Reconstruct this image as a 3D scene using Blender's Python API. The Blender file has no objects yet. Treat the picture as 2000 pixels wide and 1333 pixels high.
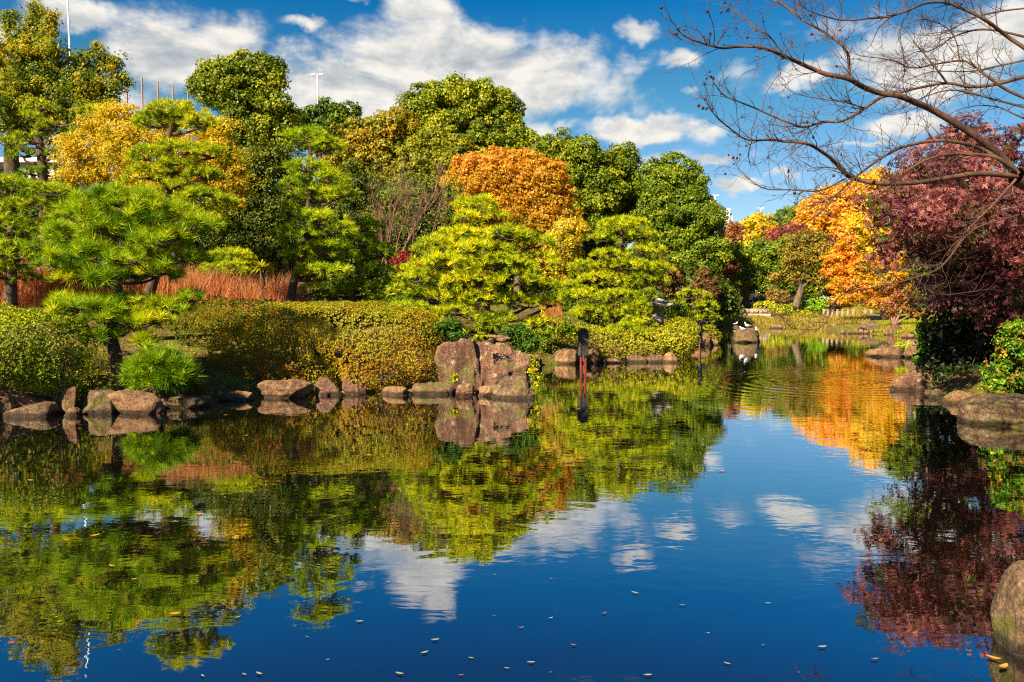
import bpy, math, random
import numpy as np
from mathutils import Vector, noise as mnoise

SC = bpy.context.scene
COL = SC.collection
rad = math.radians

# ------------------------------------------------------------------ camera, light, exposure
FPX = 1500.0
CH = 1.7
PITCH = math.atan(83.5 / FPX)
cam_d = bpy.data.cameras.new('camera')
cam_d.sensor_width = 36.0
cam_d.lens = 36.0 * FPX / 2000.0
cam_d.clip_start = 0.1
cam_d.clip_end = 6000
cam = bpy.data.objects.new('camera', cam_d)
cam.location = (0, 0, CH)
cam.rotation_euler = (math.pi / 2 - PITCH, 0, 0)
COL.objects.link(cam)
SC.camera = cam

SC.view_settings.view_transform = 'Standard'
SC.view_settings.look = 'None'
SC.view_settings.gamma = 1.0
SC.view_settings.use_curve_mapping = False
SC.view_settings.exposure = 1.7
cy = SC.cycles
cy.max_bounces = 6
cy.diffuse_bounces = 2
cy.glossy_bounces = 3
cy.transmission_bounces = 3
cy.transparent_max_bounces = 4
cy.caustics_reflective = False
cy.caustics_refractive = False
cy.sample_clamp_indirect = 6.0
cy.use_denoising = False
cy.pixel_filter_type = 'BLACKMAN_HARRIS'
cy.filter_width = 1.2

SUN_EL = rad(37)
SUN_XY = (-0.64, -0.77)           # horizontal direction towards the sun
_n = math.hypot(*SUN_XY)
SUN_V = Vector((SUN_XY[0] / _n * math.cos(SUN_EL), SUN_XY[1] / _n * math.cos(SUN_EL), math.sin(SUN_EL)))
sun_d = bpy.data.lights.new('sun', 'SUN')
sun_d.energy = 5.0
sun_d.angle = rad(0.5)
sun_d.color = (1.0, 0.87, 0.61)
sun = bpy.data.objects.new('sun', sun_d)
sun.rotation_euler = SUN_V.to_track_quat('Z', 'Y').to_euler()
sun.location = (-40, -40, 60)
COL.objects.link(sun)


def px_dir(px, py):
    x = (px - 1000.0) / FPX
    y = -(py - 666.5) / FPX
    cp, sp = math.cos(PITCH), math.sin(PITCH)
    return (x, cp + y * sp, -sp + y * cp)


def W(px, py, Y):
    d = px_dir(px, py)
    t = Y / d[1]
    return np.array((d[0] * t, Y, CH + d[2] * t))


def Gd(px, py, z=0.0):
    d = px_dir(px, py)
    t = (z - CH) / d[2]
    return np.array((d[0] * t, d[1] * t, z))


# ------------------------------------------------------------------ world: sky with clouds
world = bpy.data.worlds.new("World")
SC.world = world
world.use_nodes = True
wn, wl = world.node_tree.nodes, world.node_tree.links
wn.clear()


class NT:
    """tiny helper to wire shader nodes"""
    def __init__(s, tree):
        s.t = tree

    def n(s, typ, inputs=None, **kw):
        nd = s.t.nodes.new(typ)
        for k, v in kw.items():
            setattr(nd, k, v)
        for k, v in (inputs or {}).items():
            sock = nd.inputs[k]
            if isinstance(v, bpy.types.NodeSocket):
                s.t.links.new(v, sock)
            else:
                sock.default_value = v
        return nd

    def m(s, op, a, b=0.0, c=None, clamp=False):
        nd = s.t.nodes.new('ShaderNodeMath')
        nd.operation = op
        nd.use_clamp = clamp
        for i, v in enumerate((a, b, c)):
            if v is None:
                continue
            if isinstance(v, bpy.types.NodeSocket):
                s.t.links.new(v, nd.inputs[i])
            else:
                nd.inputs[i].default_value = v
        return nd.outputs[0]

    def ramp(s, fac, stops, interp='LINEAR'):
        nd = s.t.nodes.new('ShaderNodeValToRGB')
        nd.color_ramp.interpolation = interp
        e = nd.color_ramp.elements
        while len(e) < len(stops):
            e.new(0.5)
        for el, (p, c) in zip(e, stops):
            el.position = p
            el.color = tuple(c) + (1.0,) if len(c) == 3 else c
        s.t.links.new(fac, nd.inputs[0])
        return nd.outputs[0]

    def mix(s, fac, a, b, blend='MIX'):
        nd = s.t.nodes.new('ShaderNodeMix')
        nd.data_type = 'RGBA'
        nd.blend_type = blend
        for i, v in ((0, fac), (6, a), (7, b)):
            if isinstance(v, bpy.types.NodeSocket):
                s.t.links.new(v, nd.inputs[i])
            else:
                nd.inputs[i].default_value = v if i == 0 else tuple(v) + (1.0,)
        return nd.outputs[2]


wt = NT(world.node_tree)
sky = wt.n('ShaderNodeTexSky')
sky.sky_type = 'NISHITA'
sky.sun_disc = False
sky.sun_elevation = SUN_EL
sky.sun_rotation = math.atan2(SUN_V.x, SUN_V.y)
sky.altitude = 50
sky.air_density = 1.0
sky.dust_density = 0.3
sky.ozone_density = 3.0
tc = wt.n('ShaderNodeTexCoord')
vdir = tc.outputs['Generated']
sep = wt.n('ShaderNodeSeparateXYZ', {0: vdir})
az = wt.m('ARCTAN2', sep.outputs[0], sep.outputs[1])
el = wt.m('ARCSINE', sep.outputs[2])
# polarised, saturated blue: tint that deepens with height
elf = wt.m('DIVIDE', el, rad(42), clamp=True)
tint = wt.ramp(elf, [(0.0, (0.80, 0.76, 0.74)), (0.23, (0.45, 0.65, 0.73)), (0.34, (0.24, 0.60, 0.66)), (0.50, (0.004, 0.44, 0.70)), (0.60, (0.0, 0.43, 0.80)), (1.0, (0.0, 0.36, 0.74))])
skyc = wt.mix(1.0, sky.outputs[0], tint, 'MULTIPLY')


def az_el(px, py):
    d = px_dir(px, py)
    return math.atan2(d[0], d[1]), math.asin(d[2] / math.sqrt(sum(k * k for k in d)))


CLOUDS = [  # px, py, rx, ry, weight  (where the clouds stand in the sky, as bearing and height)
    (640, 180, 170, 70, 1.0), (860, 125, 200, 90, 1.15), (1040, 150, 150, 85, 1.1), (820, 20, 75, 60, 0.9),
    (760, 210, 260, 60, 1.0), (1150, 105, 60, 55, 0.75), (850, -40, 40, 50, 0.7),
    (330, 120, 130, 80, 1.0), (440, 75, 80, 50, 0.8), (300, 60, 100, 50, 0.6), (130, 25, 90, 40, 0.95), (30, 55, 60, 30, 0.8), (240, 190, 150, 60, 0.7),
    (1245, 248, 105, 27, 1.0), (1115, 240, 38, 20, 0.8), (1335, 108, 50, 26, 0.85), (1255, 55, 48, 25, 0.8),
    (1435, 355, 62, 20, 0.9), (1400, 304, 62, 10, 0.85), (1370, 250, 55, 24, 0.6), (1350, 175, 30, 12, 0.45),
    (1800, 110, 200, 62, 1.0), (1960, 60, 120, 60, 0.8), (1570, 150, 62, 30, 0.9), (1760, 235, 90, 26, 0.9), (1700, 275, 60, 10, 0.7),
    (590, 45, 55, 18, 0.65), (690, 5, 40, 15, 0.6), (1490, 432, 70, 9, 0.7), (1540, 340, 70, 16, 0.6), (930, 250, 160, 40, 0.7),
    (1190, 180, 90, 60, 0.62), (1240, 120, 70, 40, 0.5), (1440, 150, 80, 40, 0.42), (1300, 310, 80, 18, 0.5), (1060, 255, 80, 40, 0.8), (1480, 300, 60, 16, 0.5), (1620, 60, 120, 30, 0.45), (560, 120, 60, 40, 0.55),
    (2300, 200, 200, 70, 1.0), (-250, 120, 200, 80, 1.0), (-500, 260, 200, 60, 0.9), (2600, 380, 250, 50, 0.8),
]
comb = wt.n('ShaderNodeCombineXYZ', {0: az, 1: el, 2: 0.0}).outputs[0]
warp = wt.n('ShaderNodeTexNoise', {'Vector': vdir, 'Scale': 9.0, 'Detail': 5.0, 'Roughness': 0.6})
wv = wt.n('ShaderNodeVectorMath', {0: warp.outputs['Color'], 1: (0.5, 0.5, 0.5)}, operation='SUBTRACT').outputs[0]
wv = wt.n('ShaderNodeVectorMath', {0: wv, 'Scale': 0.085}, operation='SCALE').outputs[0]
combw = wt.n('ShaderNodeVectorMath', {0: comb, 1: wv}, operation='ADD').outputs[0]


def cloud_field(vec):
    acc = None
    for (px, py, rx, ry, w) in CLOUDS:
        a0, e0 = az_el(px, py)
        a1, _ = az_el(px + rx, py)
        _, e1 = az_el(px, py - ry)
        sx, sy = 1 / max(1e-4, abs(a1 - a0)), 1 / max(1e-4, abs(e1 - e0))
        mp = wt.n('ShaderNodeVectorMath', {0: vec, 1: (a0, e0, 0)}, operation='SUBTRACT').outputs[0]
        mp = wt.n('ShaderNodeVectorMath', {0: mp, 1: (sx, sy, 0)}, operation='MULTIPLY').outputs[0]
        d2 = wt.n('ShaderNodeVectorMath', {0: mp, 1: mp}, operation='DOT_PRODUCT').outputs['Value']
        g = wt.m('EXPONENT', wt.m('MULTIPLY', d2, -0.9))
        g = wt.m('MULTIPLY', g, w)
        acc = g if acc is None else wt.m('SMOOTH_MAX', acc, g, 0.15)
    return acc


stretch = wt.n('ShaderNodeVectorMath', {0: vdir, 1: (1.0, 1.0, 2.0)}, operation='MULTIPLY').outputs[0]
nz = wt.n('ShaderNodeTexNoise', {'Vector': stretch, 'Scale': 7.5, 'Detail': 9.0, 'Roughness': 0.62, 'Distortion': 0.25}).outputs[0]
off = wt.n('ShaderNodeVectorMath', {0: stretch, 1: (-0.012, 0.0, 0.03)}, operation='ADD').outputs[0]
nz2 = wt.n('ShaderNodeTexNoise', {'Vector': off, 'Scale': 7.5, 'Detail': 6.0, 'Roughness': 0.6, 'Distortion': 0.25}).outputs[0]
field = cloud_field(combw)
dens = wt.m('ADD', wt.m('SUBTRACT', wt.m('MULTIPLY', field, 1.28), 0.18), wt.m('MULTIPLY', wt.m('SUBTRACT', nz, 0.5), 1.75))
# high in the sky, out of frame, scattered clouds of the same kind
high = wt.n('ShaderNodeMapRange', {0: el, 1: rad(31), 2: rad(50), 3: 0.0, 4: 0.5}).outputs[0]
dens = wt.m('ADD', dens, wt.m('MULTIPLY', high, wt.m('MULTIPLY', wt.m('SUBTRACT', nz, 0.42), 4.0)))
alpha = wt.n('ShaderNodeMapRange', {0: dens, 1: 0.15, 2: 0.78, 3: 0.0, 4: 0.98}, interpolation_type='SMOOTHSTEP').outputs[0]
lit = wt.m('ADD', 0.62, wt.m('MULTIPLY', wt.m('SUBTRACT', nz, nz2), 3.2))
lit = wt.m('SUBTRACT', lit, wt.m('MULTIPLY', wt.m('SUBTRACT', dens, 0.9), 0.28), clamp=True)
ccol = wt.ramp(lit, [(0.0, (2.5, 2.9, 3.3)), (0.45, (4.3, 4.4, 4.4)), (0.85, (6.5, 6.2, 5.7))])
ccol_s = wt.n('ShaderNodeVectorMath', {0: ccol, 'Scale': 0.92}, operation='SCALE').outputs[0]
final = wt.mix(alpha, skyc, ccol_s)
bg = wt.n('ShaderNodeBackground', {'Color': final, 'Strength': 0.05})
wo = wt.n('ShaderNodeOutputWorld')
world.node_tree.links.new(bg.outputs[0], wo.inputs[0])

# ------------------------------------------------------------------ object helpers
_me_parent = []


def tag(o, label=None, cat=None, group=None, kind=None):
    if label: o['label'] = label
    if cat: o['category'] = cat
    if group: o['group'] = group
    if kind: o['kind'] = kind
    return o


def thing(name, label, cat, loc, group=None):
    o = bpy.data.objects.new(name, None)
    o.empty_display_size = 0.2
    o.location = tuple(float(v) for v in loc)
    COL.objects.link(o)
    return tag(o, label, cat, group)


def raw_mesh(name, V, F, mat=None, col=None, smooth=False):
    """V (n,3); F (m,k) int array; col (m,3) colour per face"""
    me = bpy.data.meshes.new(name)
    V = np.asarray(V, dtype=np.float32)
    F = np.asarray(F, dtype=np.int32)
    k = F.shape[1]
    me.vertices.add(len(V))
    me.vertices.foreach_set('co', V.ravel())
    me.loops.add(F.size)
    me.loops.foreach_set('vertex_index', F.ravel())
    me.polygons.add(len(F))
    me.polygons.foreach_set('loop_start', np.arange(0, F.size, k, dtype=np.int32))
    me.polygons.foreach_set('use_smooth', np.full(len(F), smooth, dtype=bool))
    me.update(calc_edges=True)
    if col is not None:
        a = me.attributes.new('col', 'FLOAT_COLOR', 'FACE')
        c4 = np.ones((len(F), 4), dtype=np.float32)
        c4[:, :3] = np.clip(col, 0, 1)
        a.data.foreach_set('color', c4.ravel())
    if mat:
        me.materials.append(mat)
    return me


def obj(name, me, parent=None, mat=None):
    """link a mesh given in world coordinates, under parent"""
    o = bpy.data.objects.new(name, me)
    COL.objects.link(o)
    if parent is not None:
        o.parent = parent
        top = parent
        off = Vector((0, 0, 0))
        while top is not None:
            off += top.location
            top = top.parent
        n = len(me.vertices)
        a = np.empty(n * 3, dtype=np.float32)
        me.vertices.foreach_get('co', a)
        a = a.reshape(-1, 3) - np.array(off, dtype=np.float32)
        me.vertices.foreach_set('co', a.ravel())
        me.update()
    return o


def rebase(o, base):
    """move a top-level mesh object's origin to base, its shape staying put"""
    me = o.data
    n = len(me.vertices)
    a = np.empty(n * 3, dtype=np.float32)
    me.vertices.foreach_get('co', a)
    a = a.reshape(-1, 3) - np.array(base, dtype=np.float32)
    me.vertices.foreach_set('co', a.ravel())
    me.update()
    o.location = tuple(float(v) for v in base)
    return o


class MB:
    """collects mixed shapes; faces triangulated or quads kept as lists"""
    def __init__(s):
        s.v, s.f = [], []

    def add(s, V, F):
        b = len(s.v)
        s.v.extend([tuple(map(float, p)) for p in V])
        s.f.extend([tuple(int(i) + b for i in f) for f in F])

    def box(s, c, size, rz=0.0, taper=1.0, rx=0.0):
        hx, hy, hz = [k / 2 for k in size]
        P = []
        for z, t in ((-hz, 1.0), (hz, taper)):
            for x, y in ((-hx, -hy), (hx, -hy), (hx, hy), (-hx, hy)):
                p = Vector((x * t, y * t, z))
                if rx:
                    p = Vector((p.x, p.y * math.cos(rx) - p.z * math.sin(rx), p.y * math.sin(rx) + p.z * math.cos(rx)))
                P.append((c[0] + p.x * math.cos(rz) - p.y * math.sin(rz), c[1] + p.x * math.sin(rz) + p.y * math.cos(rz), c[2] + p.z))
        s.add(P, [(0, 3, 2, 1), (4, 5, 6, 7), (0, 1, 5, 4), (1, 2, 6, 5), (2, 3, 7, 6), (3, 0, 4, 7)])

    def lathe(s, c, prof, n=12, rz=0.0):
        P, F = [], []
        for r, z in prof:
            for i in range(n):
                a = 2 * math.pi * i / n + rz
                P.append((c[0] + r * math.cos(a), c[1] + r * math.sin(a), c[2] + z))
        for j in range(len(prof) - 1):
            for i in range(n):
                i2 = (i + 1) % n
                F.append((j * n + i, j * n + i2, (j + 1) * n + i2, (j + 1) * n + i))
        F.append(tuple(reversed(range(n))))
        F.append(tuple((len(prof) - 1) * n + i for i in range(n)))
        s.add(P, F)

    def tube(s, pts, radii, n=6):
        V, F = tube_arrays(pts, radii, n)
        s.add(V, F)

    def mesh(s, name, mat, smooth=False):
        me = bpy.data.meshes.new(name)
        me.from_pydata(s.v, [], s.f)
        if smooth:
            me.polygons.foreach_set('use_smooth', [True] * len(me.polygons))
        if mat: me.materials.append(mat)
        me.update()
        return me


def tube_arrays(pts, radii, n=6):
    pts = np.asarray(pts, dtype=float)
    m = len(pts)
    radii = np.broadcast_to(np.asarray(radii, dtype=float), (m,))
    T = np.gradient(pts, axis=0)
    T /= np.linalg.norm(T, axis=1)[:, None] + 1e-9
    ref = np.array((0.13, 0.31, 0.94)) if abs(T[0][2]) < 0.9 else np.array((0.9, 0.3, 0.1))
    A = np.cross(T, ref)
    A /= np.linalg.norm(A, axis=1)[:, None] + 1e-9
    B = np.cross(T, A)
    ang = np.arange(n) * 2 * math.pi / n
    V = pts[:, None, :] + radii[:, None, None] * (A[:, None, :] * np.cos(ang)[None, :, None] + B[:, None, :] * np.sin(ang)[None, :, None])
    V = V.reshape(-1, 3)
    j, i = np.meshgrid(np.arange(m - 1), np.arange(n), indexing='ij')
    i2 = (i + 1) % n
    F = np.stack([j * n + i, j * n + i2, (j + 1) * n + i2, (j + 1) * n + i], -1).reshape(-1, 4)
    return V, F


class Tubes:
    def __init__(s):
        s.V, s.F, s.n = [], [], 0

    def add(s, pts, radii, n=6):
        V, F = tube_arrays(pts, radii, n)
        s.V.append(V)
        s.F.append(F + s.n)
        s.n += len(V)

    def mesh(s, name, mat):
        return raw_mesh(name, np.concatenate(s.V), np.concatenate(s.F), mat, smooth=True)


def smooth_path(pts, radii, sub=5):
    """Catmull-Rom through pts"""
    P = np.asarray(pts, dtype=float)
    R = np.asarray(radii, dtype=float)
    if R.ndim == 0 or len(R) == 2 and len(P) != 2:
        r0, r1 = (R, R) if R.ndim == 0 else R
        R = np.linspace(r0, r1, len(P))
    Q = np.vstack([2 * P[0] - P[1], P, 2 * P[-1] - P[-2]])
    out, ro = [], []
    for k in range(len(P) - 1):
        p0, p1, p2, p3 = Q[k:k + 4]
        for t in np.arange(sub) / sub:
            out.append(0.5 * ((2 * p1) + (-p0 + p2) * t + (2 * p0 - 5 * p1 + 4 * p2 - p3) * t * t + (-p0 + 3 * p1 - 3 * p2 + p3) * t ** 3))
            ro.append(R[k] * (1 - t) + R[k + 1] * t)
    out.append(P[-1])
    ro.append(R[-1])
    return np.array(out), np.array(ro)


# numpy value noise
def _h(i, j, k, seed):
    n = (i * 374761393 + j * 668265263 + k * 2147483647 + seed * 1274126177) & 0xFFFFFFFF
    n = ((n ^ (n >> 13)) * 1274126177) & 0xFFFFFFFF
    n = n ^ (n >> 16)
    return (n & 0xFFFF) / 65535.0


def vnoise(p, seed=0):
    p = np.asarray(p, dtype=float)
    i = np.floor(p).astype(np.int64)
    f = p - i
    u = f * f * (3 - 2 * f)
    r = 0
    for dx in (0, 1):
        for dy in (0, 1):
            for dz in (0, 1):
                w = (u[:, 0] if dx else 1 - u[:, 0]) * (u[:, 1] if dy else 1 - u[:, 1]) * (u[:, 2] if dz else 1 - u[:, 2])
                r = r + w * _h(i[:, 0] + dx, i[:, 1] + dy, i[:, 2] + dz, seed)
    return r


def fbm(p, oct=4, seed=0, gain=0.5):
    a, s, t = 1.0, 0.0, 0.0
    p = np.asarray(p, dtype=float)
    for o in range(oct):
        s = s + a * vnoise(p * (2.03 ** o) + 17.3 * o, seed + o)
        t += a
        a *= gain
    return s / t


# ------------------------------------------------------------------ materials
def new_mat(name):
    m = bpy.data.materials.new(name)
    m.use_nodes = True
    m.node_tree.nodes.clear()
    t = NT(m.node_tree)
    out = t.n('ShaderNodeOutputMaterial')
    return m, t, out


def leaf_material(name, transl=0.35, gloss=0.05, rough=0.4):
    m, t, out = new_mat(name)
    at = t.n('ShaderNodeAttribute', attribute_name='col')
    c = at.outputs['Color']
    d = t.n('ShaderNodeBsdfDiffuse', {'Color': c})
    tr = t.n('ShaderNodeBsdfTranslucent', {'Color': c})
    mx = t.n('ShaderNodeMixShader', {0: transl, 1: d.outputs[0], 2: tr.outputs[0]})
    gl = t.n('ShaderNodeBsdfGlossy', {'Color': (1, 1, 1, 1), 'Roughness': rough})
    mx2 = t.n('ShaderNodeMixShader', {0: gloss, 1: mx.outputs[0], 2: gl.outputs[0]})
    t.t.links.new(mx2.outputs[0], out.inputs[0])
    return m


def pbr(name, col, rough=0.8, col2=None, scale=8.0, bump=0.0, bscale=30.0, metal=0.0, detail=6.0, spec=0.3, coord='Object', lo=0.35, hi=0.65, stretch=(1, 1, 1)):
    m, t, out = new_mat(name)
    tcx = t.n('ShaderNodeTexCoord').outputs[coord]
    if stretch != (1, 1, 1):
        tcx = t.n('ShaderNodeVectorMath', {0: tcx, 1: stretch}, operation='MULTIPLY').outputs[0]
    p = t.n('ShaderNodeBsdfPrincipled', {'Roughness': rough, 'Metallic': metal, 'Specular IOR Level': spec})
    if col2:
        nzv = t.n('ShaderNodeTexNoise', {'Vector': tcx, 'Scale': scale, 'Detail': detail, 'Roughness': 0.6}).outputs[0]
        c = t.ramp(nzv, [(lo, col), (hi, col2)])
        t.t.links.new(c, p.inputs['Base Color'])
    else:
        p.inputs['Base Color'].default_value = tuple(col) + (1,)
    if bump:
        bn = t.n('ShaderNodeTexNoise', {'Vector': tcx, 'Scale': bscale, 'Detail': 6.0, 'Roughness': 0.65}).outputs[0]
        b = t.n('ShaderNodeBump', {'Height': bn, 'Strength': bump, 'Distance': 0.02}).outputs[0]
        t.t.links.new(b, p.inputs['Normal'])
    t.t.links.new(p.outputs[0], out.inputs[0])
    return m


def rock_material(name, c1, c2, c3, lichen=0.5, moss=0.3):
    m, t, out = new_mat(name)
    co = t.n('ShaderNodeNewGeometry').outputs['Position']
    n1 = t.n('ShaderNodeTexNoise', {'Vector': co, 'Scale': 1.7, 'Detail': 6.0, 'Roughness': 0.65}).outputs[0]
    n2 = t.n('ShaderNodeTexNoise', {'Vector': co, 'Scale': 38.0, 'Detail': 4.0, 'Roughness': 0.7}).outputs[0]
    n3 = t.n('ShaderNodeTexNoise', {'Vector': co, 'Scale': 6.5, 'Detail': 8.0, 'Roughness': 0.75}).outputs[0]
    st = t.n('ShaderNodeVectorMath', {0: co, 1: (9.0, 9.0, 1.2)}, operation='MULTIPLY').outputs[0]
    n4 = t.n('ShaderNodeTexNoise', {'Vector': st, 'Scale': 1.0, 'Detail': 4.0, 'Roughness': 0.6}).outputs[0]
    base = t.ramp(n1, [(0.32, c1), (0.5, c2), (0.68, c3)])
    speck = t.ramp(n2, [(0.34, (0.2, 0.18, 0.17)), (0.48, (0.85, 0.85, 0.85)), (0.64, (1.7, 1.6, 1.5))])
    base = t.mix(0.85, base, speck, 'MULTIPLY')
    stain = t.ramp(n4, [(0.40, (0.38, 0.32, 0.30)), (0.58, (1, 1, 1))])
    base = t.mix(0.7, base, stain, 'MULTIPLY')
    lf = t.ramp(n3, [(0.57, (0, 0, 0)), (0.64, (lichen,) * 3)])
    base = t.mix(lf, base, (0.36, 0.36, 0.24))
    mf = t.n('ShaderNodeTexNoise', {'Vector': co, 'Scale': 3.4, 'Detail': 5.0}).outputs[0]
    mf = t.ramp(mf, [(0.55, (0, 0, 0)), (0.66, (moss,) * 3)])
    base = t.mix(mf, base, (0.09, 0.09, 0.012))
    # damp band just above the water line
    z = t.n('ShaderNodeSeparateXYZ', {0: co}).outputs[2]
    zz = t.m('ADD', z, t.m('MULTIPLY', t.m('SUBTRACT', n3, 0.5), 0.05))
    wet = t.n('ShaderNodeMapRange', {0: zz, 1: 0.045, 2: 0.08, 3: 0.26, 4: 1.0}).outputs[0]
    wetc = t.n('ShaderNodeCombineColor', {0: wet, 1: wet, 2: t.m('MULTIPLY', wet, 0.85)}).outputs[0]
    base = t.mix(1.0, base, wetc, 'MULTIPLY')
    p = t.n('ShaderNodeBsdfPrincipled', {'Base Color': base, 'Roughness': 0.85, 'Specular IOR Level': 0.25})
    hb = t.m('ADD', t.m('MULTIPLY', n2, 0.35), n3)
    b = t.n('ShaderNodeBump', {'Height': hb, 'Strength': 1.0, 'Distance': 0.05}).outputs[0]
    t.t.links.new(b, p.inputs['Normal'])
    t.t.links.new(p.outputs[0], out.inputs[0])
    return m


M_LEAF = leaf_material('leaf', 0.30, 0.015, 0.5)
M_GLOSSLEAF = leaf_material('glossy_leaf', 0.25, 0.014, 0.5)
M_NEEDLE = leaf_material('needle', 0.25, 0.010, 0.5)
M_THIN = leaf_material('thin_leaf', 0.55, 0.02, 0.5)
M_ROCK = rock_material('warm_granite', (0.13, 0.068, 0.044), (0.23, 0.125, 0.080), (0.30, 0.175, 0.115), 0.45, 0.25)
M_ROCKG = rock_material('grey_granite', (0.085, 0.052, 0.036), (0.16, 0.098, 0.065), (0.24, 0.15, 0.10), 0.3, 0.75)
M_ROCKB = rock_material('brown_stone', (0.10, 0.05, 0.03), (0.20, 0.105, 0.062), (0.30, 0.18, 0.105), 0.3, 0.5)
M_ROCKD = rock_material('reddish_stone', (0.09, 0.042, 0.034), (0.18, 0.090, 0.066), (0.26, 0.15, 0.11), 0.75, 0.6)
M_BARK = pbr('pine_bark', (0.028, 0.017, 0.012), 0.95, (0.11, 0.068, 0.042), 14.0, 0.8, 40.0, stretch=(1, 1, 0.35))
M_BARKG = pbr('grey_bark', (0.045, 0.033, 0.022), 0.9, (0.16, 0.11, 0.065), 9.0, 0.5, 30.0, stretch=(1, 1, 0.4))
M_TWIG = pbr('bare_twig_bark', (0.030, 0.015, 0.011), 0.8, (0.11, 0.052, 0.030), 5.0, 0.4, 60.0)
M_REDTWIG = pbr('reddish_twig', (0.12, 0.05, 0.04), 0.85, (0.26, 0.13, 0.09), 6.0)
M_WHITE = pbr('white_enamel', (0.75, 0.76, 0.78), 0.4)
M_STEEL = pbr('pale_steel', (0.50, 0.52, 0.54), 0.45, (0.6, 0.61, 0.62), 4.0)
M_RUST = pbr('rust_paint', (0.32, 0.13, 0.06), 0.7, (0.42, 0.20, 0.10), 6.0)
M_STONE = pbr('lantern_stone', (0.17, 0.15, 0.115), 0.9, (0.40, 0.34, 0.26), 7.0, 0.6, 60.0)
M_DARKWOOD = pbr('weathered_dark_wood', (0.030, 0.026, 0.024), 0.85, (0.085, 0.072, 0.062), 5.0, 0.5, 30.0, stretch=(3, 3, 9))
M_REDPOST = pbr('faded_red_paint', (0.13, 0.018, 0.014), 0.6, (0.24, 0.045, 0.035), 9.0, 0.3, 40.0)
M_CONC = pbr('pale_concrete', (0.22, 0.15, 0.10), 0.9, (0.34, 0.25, 0.17), 6.0, 0.4, 40.0)
M_GREENP = pbr('green_fence_paint', (0.02, 0.16, 0.12), 0.5)
M_DARKROOF = pbr('dark_roof', (0.012, 0.012, 0.013), 0.8, (0.03, 0.03, 0.03), 4.0)
M_PALEWALL = pbr('pale_wall', (0.34, 0.31, 0.29), 0.85, (0.42, 0.39, 0.35), 2.0)
M_GLASS = pbr('window_glass', (0.03, 0.04, 0.05), 0.1, spec=0.6)
M_ORANGEP = pbr('orange_panel', (0.75, 0.35, 0.22), 0.6)
M_FEATHER = pbr('white_feather', (0.78, 0.77, 0.75), 0.8)
M_FEATHERG = pbr('grey_feather', (0.35, 0.36, 0.38), 0.8)
M_BEAK = pbr('beak_red', (0.35, 0.05, 0.02), 0.5)
M_CLOTH = pbr('dark_cloth', (0.012, 0.014, 0.022), 0.9)
M_SKIN = pbr('skin', (0.42, 0.24, 0.17), 0.6)
M_HAIR = pbr('black_hair', (0.01, 0.008, 0.007), 0.6)
M_NET = pbr('net_cord', (0.25, 0.30, 0.28), 0.8)

# ------------------------------------------------------------------ pond outline and ground
SHORE_PX = [(-900, 862), (-420, 850), (-150, 828), (0, 820), (100, 815), (220, 806), (320, 800), (392, 782), (500, 774), (620, 771), (760, 768), (880, 772),
            (1030, 772), (1046, 752), (1056, 722), (1110, 712), (1190, 708), (1330, 706), (1348, 692), (1352, 678), (1385, 670),
            (1402, 658), (1398, 646), (1392, 637), (1480, 637.5), (1560, 641), (1640, 650), (1700, 653), (1760, 657), (1812, 662), (1835, 672),
            (1800, 684), (1770, 690), (1800, 704), (1806, 735), (1770, 757), (1815, 772), (1835, 792), (1905, 803), (1908, 826), (2010, 852), (2080, 890),
            (2090, 1000), (2000, 1120), (1975, 1300), (2000, 1600)]
shore = [tuple(Gd(x, y)[:2]) for x, y in SHORE_PX]
shore += [(1.2, 1.5), (-3, 1.3), (-12, 1.6), (-26, 3.0)]
SH = np.array(shore)


def pond_sd(P):
    """signed distance to the pond's edge, positive on land"""
    P = np.asarray(P, dtype=float)
    A = SH
    B = np.roll(SH, -1, axis=0)
    dmin = np.full(len(P), 1e9)
    inside = np.zeros(len(P), dtype=bool)
    for a, b in zip(A, B):
        ab = b - a
        t = np.clip(((P - a) @ ab) / (ab @ ab), 0, 1)
        d = np.linalg.norm(P - (a + t[:, None] * ab), axis=1)
        dmin = np.minimum(dmin, d)
        cond = (a[1] > P[:, 1]) != (b[1] > P[:, 1])
        xi = (b[0] - a[0]) * (P[:, 1] - a[1]) / (b[1] - a[1] + 1e-12) + a[0]
        inside ^= cond & (P[:, 0] < xi)
    return np.where(inside, -dmin, dmin)


def ss(a, b, x):
    t = np.clip((x - a) / (b - a), 0, 1)
    return t * t * (3 - 2 * t)


def height(P):
    P = np.asarray(P, dtype=float)
    x, y = P[:, 0], P[:, 1]
    d = pond_sd(P) - 0.42
    left = 1 - ss(7.0, 11.0, x - 0.06 * (y - 20))
    hl = 0.16 + 0.34 * ss(0.0, 0.5, d) + 0.95 * ss(0.4, 4.5, d) + 1.2 * ss(10, 30, d)
    hr = 0.10 + 0.20 * ss(0.0, 1.0, d) + 0.75 * ss(1.0, 12.0, d) + 0.5 * ss(12, 40, d)
    mid = ss(1.0, 3.0, x) * (1 - ss(26, 34, y))
    hl = hl - mid * 0.45 * ss(0.4, 4.5, d)
    h = hl * left + hr * (1 - left)
    near = (1 - ss(3, 6, y)) 
    h = h * (1 - near) + near * (0.02 + 0.10 * ss(0, 1.0, d))
    q = np.stack([x, y, np.zeros_like(x)], 1)
    h = h + (fbm(q * 0.9, 4, 5) - 0.5) * 0.22 * ss(0.1, 2.5, d)
    bed = -0.9 * ss(0.0, 1.8, -d) - 0.05
    far = np.hypot(x, y - 30)
    h = h + 0.5 * ss(90, 400, far)
    return np.where(d > 0, h, bed)


def hz(x, y):
    return float(height(np.array([[x, y]]))[0])


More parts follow.
